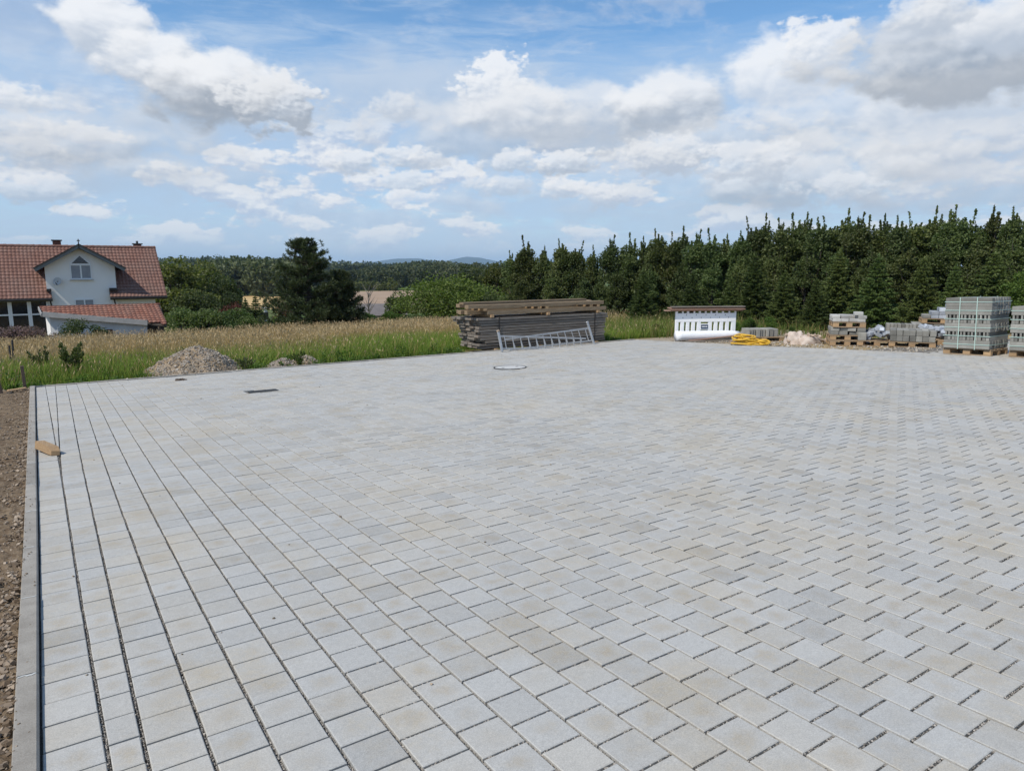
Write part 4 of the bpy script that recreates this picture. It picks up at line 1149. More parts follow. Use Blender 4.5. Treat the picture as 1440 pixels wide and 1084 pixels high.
BUSH = [  # x, ytop, depth, kind, width, label
    (254, 432, 43, 0, 1.1, 'grey green bush at the meadow edge by the red tiled shed'),
    (288, 434, 43, 0, 1.2, 'grey green bush second from the red tiled shed'),
    (318, 433, 43.5, 0, 1.1, 'grey green bush third from the red tiled shed'),
    (348, 444, 43, 0, 1.1, 'grey green bush fourth from the red tiled shed'),
    (384, 444, 44, 1, 1.0, 'brighter green bush just left of the tall pine'),
    (408, 446, 42, 0, 1.0, 'low bush at the foot of the tall pine'),
    (450, 450, 41, 0, 1.1, 'low pale bush before the trunk of the tall pine'),
    (512, 438, 46, 1, 1.1, 'green bush between the pine and the broad green tree'),
    (545, 436, 47, 1, 1.2, 'green bush just left of the broad green tree'),
    (580, 442, 46, 0, 1.2, 'bush at the left foot of the broad green tree'),
    (635, 444, 46, 1, 1.2, 'bush before the trunk of the broad green tree'),
    (508, 446, 43, 1, 0.8, 'low green bush right beside the small pine'),
    (325, 425, 60, 2, 0.9, 'reddish bush among the green ones before the wheat field'),
    (392, 426, 60, 2, 0.7, 'reddish bush half hidden left of the tall pine'),
    (18, 456, 33, 3, 1.3, 'pinkish flowering shrub below the sun room windows'),
    (-12, 458, 33, 3, 1.2, 'pinkish flowering shrub cut by the picture edge'),
    (40, 457, 33, 3, 1.0, 'pinkish flowering shrub nearest the small shed'),
    (100, 447, 34.5, 4, 1.1, 'dark scrambling bush against the wall of the shed'),
]
for (x, y, dd, k, wf, lab) in BUSH:
    s = top_scale(x, y, dd, 2.0)
    plant_tree('bush', BU[k], gp(x, dd), (s * wf, s * wf, s), rng.uniform(0, 6.28), lab, 'bush', 'bushes around the meadow')
# tall weeds between barrier and belt, dock and thistle by the kerb
for (x, y, dd, k, wf, lab) in [(1060, 446, 23.6, 1, 0.9, 'tall green weeds behind the yellow hose'), (1085, 444, 23.4, 1, 0.9, 'tall green weeds behind the low block pallet'), (1040, 452, 23.8, 1, 0.8, 'tall green weeds just right of the white barrier'),
                               (1118, 458, 22.0, 1, 0.7, 'weeds behind the rubble sack'), (1150, 464, 21.0, 1, 0.7, 'weeds between the rubble sack and the double pallet'), (925, 454, 25.5, 1, 1.0, 'weeds left of the white barrier'), (880, 462, 25, 1, 0.9, 'weeds behind the right end of the lumber stack')]:
    s = top_scale(x, y, dd, 2.0)
    plant_tree('weed_clump', BU[k], gp(x, dd), (s * wf, s * wf, s), rng.uniform(0, 6.28), lab, 'weeds', 'weeds by the stored material')

def weed_plant(name, x, y, h, w, mat, label, n=900, ls=0.09):
    z = float(ground_z(x, y)) - 0.02
    o = thing(name, label, 'weed', (x, y, z))
    Ps, Ax, segs = [], [], []
    for k in range(9):
        a = rng.uniform(0, 6.28); r = w * rng.uniform(0.1, 0.5); hh = h * rng.uniform(0.6, 1.0)
        m = n // 9; s = rng.random(m) ** 0.8
        base = np.stack([np.cos(a) * r * s, np.sin(a) * r * s, s * hh], 1)
        off = ball(m, 0.3) * (0.16 * w * (1.1 - s * 0.8))[:, None]
        Ps.append(base + off); Ax.append(off + [0, 0, 0.05]); segs.append(([(0, 0, 0), base.mean(0), (np.cos(a) * r, np.sin(a) * r, hh)], [0.010, 0.008, 0.004]))
    P = np.concatenate(Ps); P[:, 2] = np.maximum(P[:, 2], 0.02); A = np.concatenate(Ax)
    V, F = leaves(P, ls, ls * 0.4, A / (np.linalg.norm(A, axis=1)[:, None] + 1e-6), 0.9)
    link('foliage', mesh_np('foliage', V, F, tone=tone4(len(P)), mat=M[mat]), o); link('stem', trunk_mesh('stem', segs, M['bark']), o)
p = on_pav(100, 532); weed_plant('weed_plant', p[0], p[1] + 0.4, 0.85, 0.9, 'bushleaf', 'tall blue green weed with broad leaves near the yard corner', 1300)
p = on_pav(62, 528); weed_plant('dock_plant', p[0], p[1] + 0.7, 0.75, 0.8, 'darkwood', 'dark spiky dock plant between stake and tall weed', 420, 0.11)
p = on_pav(232, 505); weed_plant('weed_plant', p[0] + 0.1, p[1] - 3.0, 0.55, 0.5, 'bushleaf', 'pale weed growing on the back slope of the big gravel heap', 350)
p = on_pav(420, 512); weed_plant('weed_plant', p[0], 17.0, 0.35, 0.5, 'weed', 'green weed between the two small gravel heaps', 380, 0.06)
p = on_pav(345, 517); weed_plant('weed_plant', p[0], 17.1, 0.30, 0.5, 'bushleaf', 'low weed at the right foot of the big gravel heap', 300, 0.06)

def bare_tree():
    x, dd = 516, 60; o = thing('bare_tree', 'leafless grey tree standing before the stubble field', 'tree', gp(x, dd)); h = top_scale(x, 398, dd, 1.0)
    segs = [([(0, 0, 0), (0.05, 0, h * 0.4), (0, 0, h * 0.8)], [0.09, 0.06, 0.02])]
    for k in range(26):
        a = rng.uniform(0, 6.28); z = h * rng.uniform(0.25, 0.8); L = h * rng.uniform(0.15, 0.42)
        e = np.array([math.cos(a) * L * 0.7, math.sin(a) * L * 0.7, z + L * 0.8])
        segs.append(([(0, 0, z), e * [0.55, 0.55, 1] - [0, 0, L * 0.35], e], [0.03, 0.018, 0.006]))
    link('branches', trunk_mesh('branches', segs, M['greybark']), o)
bare_tree()

def far_wood(name, spots, label, mat, size, per=110):
    """a wood seen as one mass: every tree its own crown of leaf masses"""
    Ps, Ax = [], []
    for (x, dd, ytop) in spots:
        p = np.array(gp(x, dd)); h = at_depth(x, ytop, dd)[2] - p[2]; w = h * rng.uniform(0.42, 0.62)
        o = ball(per, 0.7); o[:, 2] = o[:, 2] * 0.5 + 0.5
        prof = 0.75 + 0.5 * value_noise(o[:, 0] * 3 + x, o[:, 2] * 5 + x * 0.3, 2)
        q = np.stack([o[:, 0] * w / 2 * prof, o[:, 1] * w / 2 * prof, h * (0.06 + 0.94 * o[:, 2])], 1)
        Ps.append(p + q); Ax.append(o)
    P = np.concatenate(Ps); A = np.concatenate(Ax)
    V, F = leaves(P, size, size * 0.7, A, 1.6)
    # tone per tree so that neighbours differ
    tt = np.repeat(np.clip(np.repeat(rng.random(len(spots)), per) * 0.6 + rng.random(len(P)) * 0.5, 0, 1), 4)
    tag(link(name, mesh_np(name, V, F, tone=tt, mat=M[mat])), label, 'wood', kind='stuff')
def rowspots(x0, x1, step, d0, d1, y, jy, rows=3):
    out = []
    for r in range(rows):
        for x in np.arange(x0, x1, step):
            out.append((x + rng.normal(0, step * 0.4), d0 + (d1 - d0) * r / max(rows - 1, 1) + rng.normal(0, 6), y(x) + rng.normal(0, jy) + (rows - 1 - r) * 3.0))
    return out
far_wood('wood', rowspots(290, 420, 5.5, 335, 400, lambda x: np.interp(x, [290, 330, 400, 420], [367, 362, 364, 366]), 1.8), 'dark wood behind the wheat field', 'farwood', 2.0, 260)
far_wood('wood', rowspots(440, 720, 6.0, 440, 560, lambda x: np.interp(x, [440, 520, 560, 640, 720], [380, 377, 376, 372, 374]), 2.2), 'mixed wood behind the stubble field', 'farwood', 2.4, 220)
far_wood('wood', rowspots(200, 740, 4.0, 900, 1200, lambda x: np.interp(x, [200, 300, 400, 480, 560, 640, 740], [363, 360.5, 363, 367.5, 369.5, 369, 372]), 1.3, 2), 'dark treeline along the skyline', 'farwood', 4.0, 70)
far_wood('wood', rowspots(560, 640, 3.2, 700, 760, lambda x: np.interp(x, [560, 585, 612, 640], [371, 367, 366, 370]), 1.0, 2), 'darker clump of trees below the blue hills', 'farwood', 3.0, 110)
far_wood('wood', rowspots(500, 560, 4.0, 415, 425, lambda x: 396 + 0 * x, 2.5, 2), 'pale scrub along the far edge of the stubble field', 'olive', 1.4, 120)

# ---------------------------------------------------------------- meadow grass
def build_grass():
    def sample(n, x0, x1, y0, y1, pw=1.4):
        y = y0 + (y1 - y0) * rng.random(n) ** pw; x = x0 + (x1 - x0) * rng.random(n)
        # keep what the sight of the yard covers, with a margin
        a = np.degrees(np.arctan2(x, y)); ok = (a > -9) & (a < 62)
        return x[ok], y[ok]
    def blades(x, y, h, w, c_low, c_top, lean, head=None):
        n = len(x); z = ground_z(x, y) - 0.04 + np.where(y > 17.5, (fbm(x * 0.25, y * 0.25, 3) - 0.5) * 0.25, 0)
        a = rng.uniform(0, 6.283, n); d = np.stack([np.cos(a), np.sin(a)], 1)
        fa = rng.uniform(0, 6.283, n); s = np.stack([np.cos(fa), np.sin(fa)], 1) * (w / 2)[:, None]
        ln = (lean * h)[:, None]
        b = np.stack([x, y], 1)
        p0 = b; p1 = b + d * ln * 0.35; p2 = b + d * ln
        V = np.stack([np.column_stack([p0 - s, z]), np.column_stack([p0 + s, z]), np.column_stack([p1 + s * 0.8, z + h * 0.55]), np.column_stack([p1 - s * 0.8, z + h * 0.55]), np.column_stack([p2, z + h])], 1)
        F = np.array([(0, 1, 2), (0, 2, 3), (3, 2, 4)])[None] + (np.arange(n) * 5)[:, None, None]
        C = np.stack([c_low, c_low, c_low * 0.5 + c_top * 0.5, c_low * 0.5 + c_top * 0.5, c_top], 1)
        out = [(V.reshape(-1, 3), F.reshape(-1, 3), C.reshape(-1, 3))]
        if head is not None:
            m = np.where(rng.random(n) < head)[0]
            tip = np.column_stack([p2[m], (z + h)[m]]); k = len(m)
            L = rng.uniform(0.05, 0.12, k)[:, None]; wd = rng.uniform(0.005, 0.011, k)[:, None] * (0.7 + w[m][:, None] / 0.012)
            dr = np.column_stack([d[m] * 0.5, np.full(k, 0.8)]); sd = np.column_stack([np.cos(fa[m]), np.sin(fa[m]), np.zeros(k)])
            Vh = np.stack([tip - dr * L * 0.5, tip + sd * wd, tip + dr * L * 0.6, tip - sd * wd], 1)
            Fh = np.array([(0, 1, 2), (0, 2, 3)])[None] + (np.arange(k) * 4)[:, None, None]
            t = rng.random((k, 1)); ch = np.array([0.42, 0.29, 0.145]) * (1 - t) + np.array([0.56, 0.44, 0.26]) * t
            out.append((Vh.reshape(-1, 3), Fh.reshape(-1, 3), np.repeat(ch, 4, 0)))
        return out
    parts = []
    # how green: near the yard edge, in patches, and round the heaps
    def greenness(x, y):
        g = np.interp(y + 3.0 * (fbm(x * 0.35 + 5, y * 0.3, 31) - 0.5) * 2, [17, 20.0, 24.5], [1.0, 0.90, 0.10])
        g += np.clip(fbm(x * 0.22 + 3, y * 0.16, 44) - 0.60, 0, 1) * 2.2
        g = np.where((x > 1.0) & (x < 2.6) & (y < 22.5), np.maximum(g, 0.9), g)
        g = np.where((x > 4.0) & (x < 6.5) & (y < 21.5), np.maximum(g, 0.75), g)
        g += np.clip((x - 7.5) / 6, 0, 0.5) * np.interp(y, [19, 27], [1, 0])
        return np.clip(g, 0, 1)
    def pick(x, y, n_g):
        return rng.random(len(x)) < n_g
    x, y = sample(430000, -9, 24, 16.75, 47, 1.55)
    yard = (x > 13.2) & (x > yard_right(y)) & (y < 17.5)
    keep = ((y > 16.9 + 0.35 * fbm(x * 2.2, x * 0, 8)) | (x < -0.2)) & ~((x > 9.8) & (x < 14.4) & (y < 18.3)) & ~yard
    heap = (np.hypot((x - 2.9) / 1.1, (y - 17.6) / 0.85) < 0.95) | (np.hypot((x - 4.75) / 0.4, (y - 17.15) / 0.32) < 1) | (np.hypot((x - 5.3) / 0.45, (y - 17.5) / 0.35) < 1)
    thin = np.interp(y, [16.9, 17.3, 18.0], [0.35, 0.8, 1.0])
    keep &= ~heap & (rng.random(len(x)) < thin)
    x, y = x[keep], y[keep]
    g = greenness(x, y)
    isg = rng.random(len(x)) < np.maximum(g * 0.92, 0.16)
    far = np.interp(y, [17, 30, 47], [1.0, 1.6, 2.2])
    # green blades
    xg, yg = x[isg], y[isg]; n = len(xg)
    h = rng.uniform(0.12, 0.42, n) * np.interp(yg, [17, 17.8, 20, 30], [0.55, 1.0, 1.3, 1.3]); t = rng.random((n, 1))
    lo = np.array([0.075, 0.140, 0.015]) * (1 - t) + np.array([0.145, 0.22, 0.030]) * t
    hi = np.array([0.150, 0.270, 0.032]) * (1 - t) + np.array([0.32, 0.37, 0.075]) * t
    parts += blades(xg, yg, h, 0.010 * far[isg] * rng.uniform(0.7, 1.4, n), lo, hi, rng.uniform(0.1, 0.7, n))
    # ripe stalks with seed heads
    xs, ys = x[~isg], y[~isg]; n = len(xs)
    h = rng.uniform(0.22, 0.72, n) * np.interp(ys, [17, 20, 24, 47], [0.6, 0.85, 1.0, 1.0]) * (0.45 + 0.55 * fbm(xs * 0.5, ys * 0.5, 77) + 0.55 * fbm(xs * 1.6, ys * 1.6, 78)); t = rng.random((n, 1))
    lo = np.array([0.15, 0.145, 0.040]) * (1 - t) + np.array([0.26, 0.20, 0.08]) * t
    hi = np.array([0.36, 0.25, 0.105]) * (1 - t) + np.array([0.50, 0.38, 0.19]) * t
    tint = fbm(xs * 0.6 + 9, ys * 0.45, 63)[:, None]
    hi = hi * np.where(tint > 0.52, [1.36, 1.34, 1.30], [1.24, 1.12, 1.0]) * (0.8 + 0.4 * fbm(xs * 1.7, ys * 1.2, 12)[:, None])
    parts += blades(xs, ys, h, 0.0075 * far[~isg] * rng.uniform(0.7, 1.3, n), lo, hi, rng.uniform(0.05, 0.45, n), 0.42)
    # rough grass on the right, round the barrier and under the belt
    x, y = sample(60000, 13.5, 36, 5, 30, 1.0)
    dist = (x - yard_right(np.maximum(y, 8.31)))
    keep = (dist > 1.3) & (y > 8.6) & ((y > 15.0) | (rng.random(len(x)) < np.clip((dist - 2.6) * 0.5, 0.03, 1))) & ~((x < 18.6) & (y < 15.9) & (y > 13.2))
    x, y = x[keep], y[keep]; n = len(x); t = rng.random((n, 1)); dry = (rng.random((n, 1)) < 0.3)
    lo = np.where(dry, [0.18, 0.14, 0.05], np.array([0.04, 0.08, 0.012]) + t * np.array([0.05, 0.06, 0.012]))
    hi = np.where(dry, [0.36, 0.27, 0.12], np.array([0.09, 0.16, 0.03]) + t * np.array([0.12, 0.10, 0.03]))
    h = rng.uniform(0.12, 0.5, n) * np.interp(y, [8, 13, 16, 18], [0.35, 0.5, 1.0, 1.6])
    parts += blades(x, y, h, 0.014 * rng.uniform(0.7, 1.4, n), lo, hi, rng.uniform(0.1, 0.6, n))
    o = 0; Vs, Fs, Cs = [], [], []
    for V, F, C in parts:
        Vs.append(V); Fs.append(F + o); Cs.append(C); o += len(V)
    C = np.concatenate(Cs) * np.repeat(rng.uniform(0.85, 1.1, (len(np.concatenate(Cs)) // 1, 1)), 1, 1)
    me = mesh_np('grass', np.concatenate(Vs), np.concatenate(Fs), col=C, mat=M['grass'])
    tag(link('grass', me), 'tall ripe golden meadow grass, greener along the yard edge', 'grass', kind='stuff')
build_grass()

def edge_weeds():
    """broad-leaved low plants along the edge of the yard and in the meadow"""
    Ps, Ax, Sz = [], [], []
    n = 330; x = rng.uniform(-1.5, 15.5, n); y = 16.72 + np.abs(rng.normal(0, 1.1, n)) ** 1.15
    for xc, yc in zip(x, y):
        if 1.9 < xc < 4.0 and yc < 18.6 or 9.7 < xc < 14.3 and yc < 18.3: continue
        m = rng.integers(18, 60); r = rng.uniform(0.06, 0.24); h = rng.uniform(0.05, 0.30) * (0.6 if yc < 17.1 else 1.3)
        o = ball(m, 0.3); o[:, 2] = np.abs(o[:, 2])
        P = np.stack([xc + o[:, 0] * r, yc + o[:, 1] * r, ground_z(np.full(m, xc), np.full(m, yc)) - 0.02 + o[:, 2] * h], 1)
        Ps.append(P); Ax.append(o + [0, 0, 0.2]); Sz.append(np.full(m, rng.uniform(0.035, 0.10)))
    P = np.concatenate(Ps); A = np.concatenate(Ax); S = np.concatenate(Sz)
    V, F = leaves(P, S, S * 0.5, A, 0.9)
    tag(link('weeds', mesh_np('weeds', V, F, tone=tone4(len(P)), mat=M['weed'])), 'low broad-leaved weeds along the far edge of the paving', 'weeds', kind='stuff')
edge_weeds()

# ================================================================ house beyond the meadow
def tile_sheet(inside, x0, x1, p_low, p_high, pitch, rows, wave, step):
    """roof tiles as one relief sheet: x0..x1 along the eave, from eave line to ridge line (y, z pairs)"""
    nx = int(round((x1 - x0) / pitch)); sub = 4
    (yl, zl), (yh, zh) = p_low, p_high
    L = math.hypot(yh - yl, zh - zl); ny, nz = -(zh - zl) / L, (yh - yl) / L
    xs = x0 + np.arange(nx * sub + 1) * (x1 - x0) / (nx * sub)
    prof = wave * np.array([0.0, 0.75, 1.0, 0.55])[np.arange(len(xs)) % 4]
    V, F = [], []
    def pt(i, s, off):
        h = prof[i] + off; return (xs[i], yl + (yh - yl) * s + ny * h, zl + (zh - zl) * s + nz * h)
    for r in range(rows):
        s0, s1 = r / rows, (r + 1) / rows + 0.02
        for i in range(len(xs) - 1):
            if not inside((xs[i] + xs[i + 1]) / 2, (s0 + s1) / 2): continue
            o = len(V)
            V += [pt(i, s0, step), pt(i + 1, s0, step), pt(i + 1, s1, 0.004), pt(i, s1, 0.004), pt(i, s0, -0.03), pt(i + 1, s0, -0.03)]
            F += [(o, o + 1, o + 2, o + 3), (o + 4, o + 5, o + 1, o)]
    return V, F

def rel(o, V):
    return np.asarray(V, float) - root_loc(o)

def add_window(root, name, x0, x1, z0, z1, Y, bars=(0.5,), gable=False, glass='glass', fw=0.07, sill=True):
    """window set into a wall facing -Y: white frame, glass panes, mullions"""
    w = MB(); D = 0.06
    w.box(((x0 + x1) / 2, Y - D / 2, z1 - fw / 2), (x1 - x0, D, fw)); w.box(((x0 + x1) / 2, Y - D / 2, z0 + fw / 2), (x1 - x0, D, fw))
    for x in (x0 + fw / 2, x1 - fw / 2): w.box((x, Y - D / 2 - 0.002, (z0 + z1) / 2), (fw, D, z1 - z0 - 2 * fw))
    for b in bars: w.box((x0 + (x1 - x0) * b, Y - D / 2 - 0.003, (z0 + z1) / 2), (fw * 1.2, D, z1 - z0 - 2 * fw))
    win = w.build('window', M['frame'], root)
    edges = [0] + list(bars) + [1]
    for a, b in zip(edges[:-1], edges[1:]):
        MB().box((x0 + (x1 - x0) * (a + b) / 2, Y - 0.012, (z0 + z1) / 2), ((x1 - x0) * (b - a) - fw * 0.8, 0.02, z1 - z0 - fw * 1.6)).build('pane', M[glass], win)
    if gable:
        xm = (x0 + x1) / 2; g = MB(); g.prism([(x0, Y - D, z1 + 0.004), (x1, Y - D, z1 + 0.004), (x1, Y - D, z1 + 0.1), (xm, Y - D, z1 + 0.62), (x0, Y - D, z1 + 0.1)], (0, D, 0)); g.build('gable_frame', M['frame'], win)
        g = MB(); g.prism([(x0 + 0.12, Y - D - 0.012, z1 + 0.06), (x1 - 0.12, Y - D - 0.012, z1 + 0.06), (xm, Y - D - 0.012, z1 + 0.52)], (0, 0.012, 0)); g.build('pane', M['glass'], win)
    if sill: MB().box(((x0 + x1) / 2, Y - 0.07, z0 - 0.03), (x1 - x0 + 0.12, 0.14, 0.05)).build('sill', M['cover'], win)
    return win

def build_house():
    YE, YW, YR = 51.9, 52.4, 55.5
    ze = at_Y(234, 416.5, YE)[2]; zr = at_Y(221, 349, YR)[2]; zg = -3.3
    xr = at_Y(235, 416, YE)[0]; xl = -9.0
    o = thing('white_house', 'white plastered house with red tiled roof and gabled dormer', 'house', (0, YW, zg))
    xa, xb = at_Y(72.5, 410, YE)[0], at_Y(154.5, 410, YE)[0]          # notch of the eave in front of the cross gable
    wl, wr = at_Y(64, 390, YW)[0], at_Y(162.5, 390, YW)[0]            # cross gable wall
    za = at_Y(110, 346, YW)[2]; zd = at_Y(66, 372, YW)[2]             # gable apex, side eaves
    xw = at_Y(219, 430, YW)[0]
    # walls
    MB().box(((xl + xw) / 2, (YW + 59) / 2 + 0.02, (zg + ze) / 2 + 0.1), (xw - xl, 59 - YW, ze - zg + 0.1)).build('wall', M['plaster'], o)
    g = MB(); xm = (wl + wr) / 2
    g.prism([(wl, YW - 0.03, zg), (wr, YW - 0.03, zg), (wr, YW - 0.03, zd - 0.12), (xm, YW - 0.03, za - 0.16), (wl, YW - 0.03, zd - 0.12)], (0, 3.0, 0)); g.build('gable_wall', M['plaster'], o)
    # main roof
    sn = (YW + 0.25 - YE) / (YR - YE)
    V, F = tile_sheet(lambda x, s: not (xa < x < xb and s < sn), xl, xr, (YE, ze), (YR, zr), 0.205, 16, 0.032, 0.045)
    roof = link('roof', None, o); roof.location = (0, 0, 0)
    t = link('roof_tiles', mesh_np('roof_tiles', rel(o, V), F, mat=M['tile']), roof); tag(t, kind='stuff')
    # underside, back slope, ridge, verge
    MB().prism([(xl, YE + 0.02, ze - 0.05), (xa, YE + 0.02, ze - 0.05), (xa, YR, zr - 0.05), (xl, YR, zr - 0.05)], (0, 0.06, -0.12)).build('roof_deck', M['verge'], roof)
    MB().prism([(xb, YE + 0.02, ze - 0.05), (xr - 0.03, YE + 0.02, ze - 0.05), (xr - 0.03, YR, zr - 0.05), (xb, YR, zr - 0.05)], (0, 0.06, -0.12)).build('roof_deck', M['verge'], roof)
    MB().prism([(xl, YR + 0.02, zr + 0.02), (xr, YR + 0.02, zr + 0.02), (xr, 59.6, ze), (xl, 59.6, ze)], (0, 0, -0.12)).build('back_slope', M['tile'], roof)
    rd = MB()
    n = int((xr - xl) / 0.36)
    for k in range(n):
        x = xl + (k + 0.5) * (xr - xl) / n
        rd.tube([(x - 0.19, YR, zr + 0.015), (x + 0.19, YR, zr + 0.035)], 0.11, 8)
    tag(rd.build('ridge_tiles', M['tile'], roof), kind='stuff')
    for (a, b) in ((xl, xa + 0.02), (xb - 0.02, xr)):
        MB().tube([(a, YE - 0.06, ze - 0.06), (b, YE - 0.06, ze - 0.06)], 0.075, 8).build('gutter', M['darkmetal'], o)
    for x in (xa - 0.12, xb + 0.2):
        MB().tube([(x, YE - 0.04, ze - 0.1), (x + 0.05, YE + 0.1, ze - 0.45), (x + 0.1, YW - 0.1, ze - 0.8), (x + 0.1, YW - 0.1, zg)], 0.045, 7).build('downpipe', M['darkmetal'], o)
    # short returns of the eave beside the cross gable
    for (a, b) in ((wl - 0.02, xa), (xb, wr + 0.02)):
        zz = ze + (zr - ze) * (YW - 0.05 - YE) / (YR - YE)
        MB().box(((a + b) / 2, YW - 0.2, zz + 0.10), (abs(b - a), 0.3, 0.16)).build('flashing', M['darkmetal'], o)
    # cross gable roof
    ov = 0.52; yf = YW - 0.55
    sl_ = (za - zd) / (xm - wl)
    for s in (-1, 1):
        xe = xm + s * (xm - wl + ov); zee = za - sl_ * abs(xe - xm)
        p = MB(); p.prism([(xm, yf, za), (xe, yf, zee), (xe, YR + 0.4, zee), (xm, YR + 0.4, za)], (0, 0, 0.10)); p.build('dormer_roof', M['tile'], o)
        p = MB(); p.bar((xm, yf - 0.02, za - 0.02), (xe, yf - 0.02, zee - 0.02), 0.05, 0.20, up=(0, 0, 1)); p.build('verge_board', M['verge'], o)
        p = MB(); p.bar((xm, yf - 0.06, za + 0.10), (xe + s * 0.08, yf - 0.06, zee + 0.08), 0.12, 0.05, up=(0, 0, 1)); p.build('verge_flashing', M['darkmetal'], o)
    f = MB(); f.tube([(xm, yf, za), (xm, yf, za + 0.28)], [0.05, 0.02], 8); f.box((xm, yf, za + 0.30), (0.16, 0.04, 0.06)); f.tube([(xm, yf, za + 0.3), (xm, yf, za + 0.42)], [0.05, 0.01], 8); f.build('finial', M['darkmetal'], o)
    # chimneys
    for (x, y0, y1, nm) in ((79.5, 352, 339, 0), (193, 354, 344, 1)):
        p0 = at_Y(x, y1, YR + 0.6); c = MB(); c.box((p0[0], YR + 0.6, p0[2] - 0.6), (0.46, 0.46, 1.2)); ch = c.build('chimney', M['brick'], roof)
        MB().box((p0[0], YR + 0.6, p0[2] + 0.035), (0.60, 0.60, 0.07)).build('chimney_cap', M['darkmetal'], roof)
        if nm: MB().tube([(p0[0], YR + 0.6, p0[2] + 0.07), (p0[0], YR + 0.6, p0[2] + 0.24)], 0.07, 8).build('chimney_pot', M['darkmetal'], roof)
    # windows
    Y = YW - 0.03
    a, b = at_Y(99.5, 393, Y), at_Y(128, 372, Y)
    add_window(o, 'window', a[0], b[0], a[2], b[2], Y, gable=True, glass='blind')
    a, b = at_Y(106, 437, Y), at_Y(132.5, 420, Y)
    add_window(o, 'window', a[0], b[0], a[2], b[2], Y, glass='blind')
    # sun room under the left eave
    Y = YW - 0.02
    z1 = at_Y(30, 419.5, Y)[2]; z0 = zg + 0.35; zt = at_Y(30, 442.5, Y)[2]
    X = [at_Y(x, 430, Y)[0] for x in (-60, -38, -12, 13.5, 41, 68)]
    for k, (x0, x1) in enumerate(zip(X[:-1], X[1:])):
        w = MB(); fw = 0.10
        for x in (x0 + fw / 2 + 0.003, x1 - fw / 2 - 0.003): w.box((x, Y - 0.06, (z0 + z1) / 2), (fw, 0.12, z1 - z0))
        for z in (z0 + fw / 2, z1 - fw / 2, zt): w.box(((x0 + x1) / 2, Y - 0.055, z), (x1 - x0 - 2 * fw - 0.006, 0.10, fw * 0.9))
        win = w.build('sunroom_window', M['frame'], o)
        for (za_, zb_) in ((z0 + fw, zt - 0.05), (zt + 0.05, z1 - fw)):
            MB().box(((x0 + x1) / 2, Y - 0.03, (za_ + zb_) / 2), (x1 - x0 - 2 * fw - 0.01, 0.02, zb_ - za_)).build('pane', M['glass'], win)
    # satellite dish
    p = at_Y(81, 396, YW - 0.25)
    d = MB(); n = 16; V = [p + np.array([0, 0.06, 0])]; dirv = np.array([-0.35, -0.85, 0.4]); dirv /= np.linalg.norm(dirv); u = np.cross(dirv, [0, 0, 1]); u /= np.linalg.norm(u); v = np.cross(u, dirv)
    for rr, dd in ((0.12, 0.012), (0.24, 0.05)):
        for k in range(n):
            an = 6.2832 * k / n; V.append(p + u * rr * math.cos(an) + v * rr * 1.08 * math.sin(an) + dirv * dd)
    F = [(0, 1 + k, 1 + (k + 1) % n) for k in range(n)] + [(1 + k, 1 + n + k, 1 + n + (k + 1) % n, 1 + (k + 1) % n) for k in range(n)]
    d.add(V, F); dish = d.build('satellite_dish', M['cover'], o, smooth=True)
    MB().bar(p - v * 0.23, p + dirv * 0.30 - v * 0.18, 0.03, 0.03).build('dish_arm', M['darkmetal'], dish); MB().bar(p, p + np.array([0, 0.28, 0]), 0.05, 0.05).build('dish_bracket', M['darkmetal'], dish)
build_house()

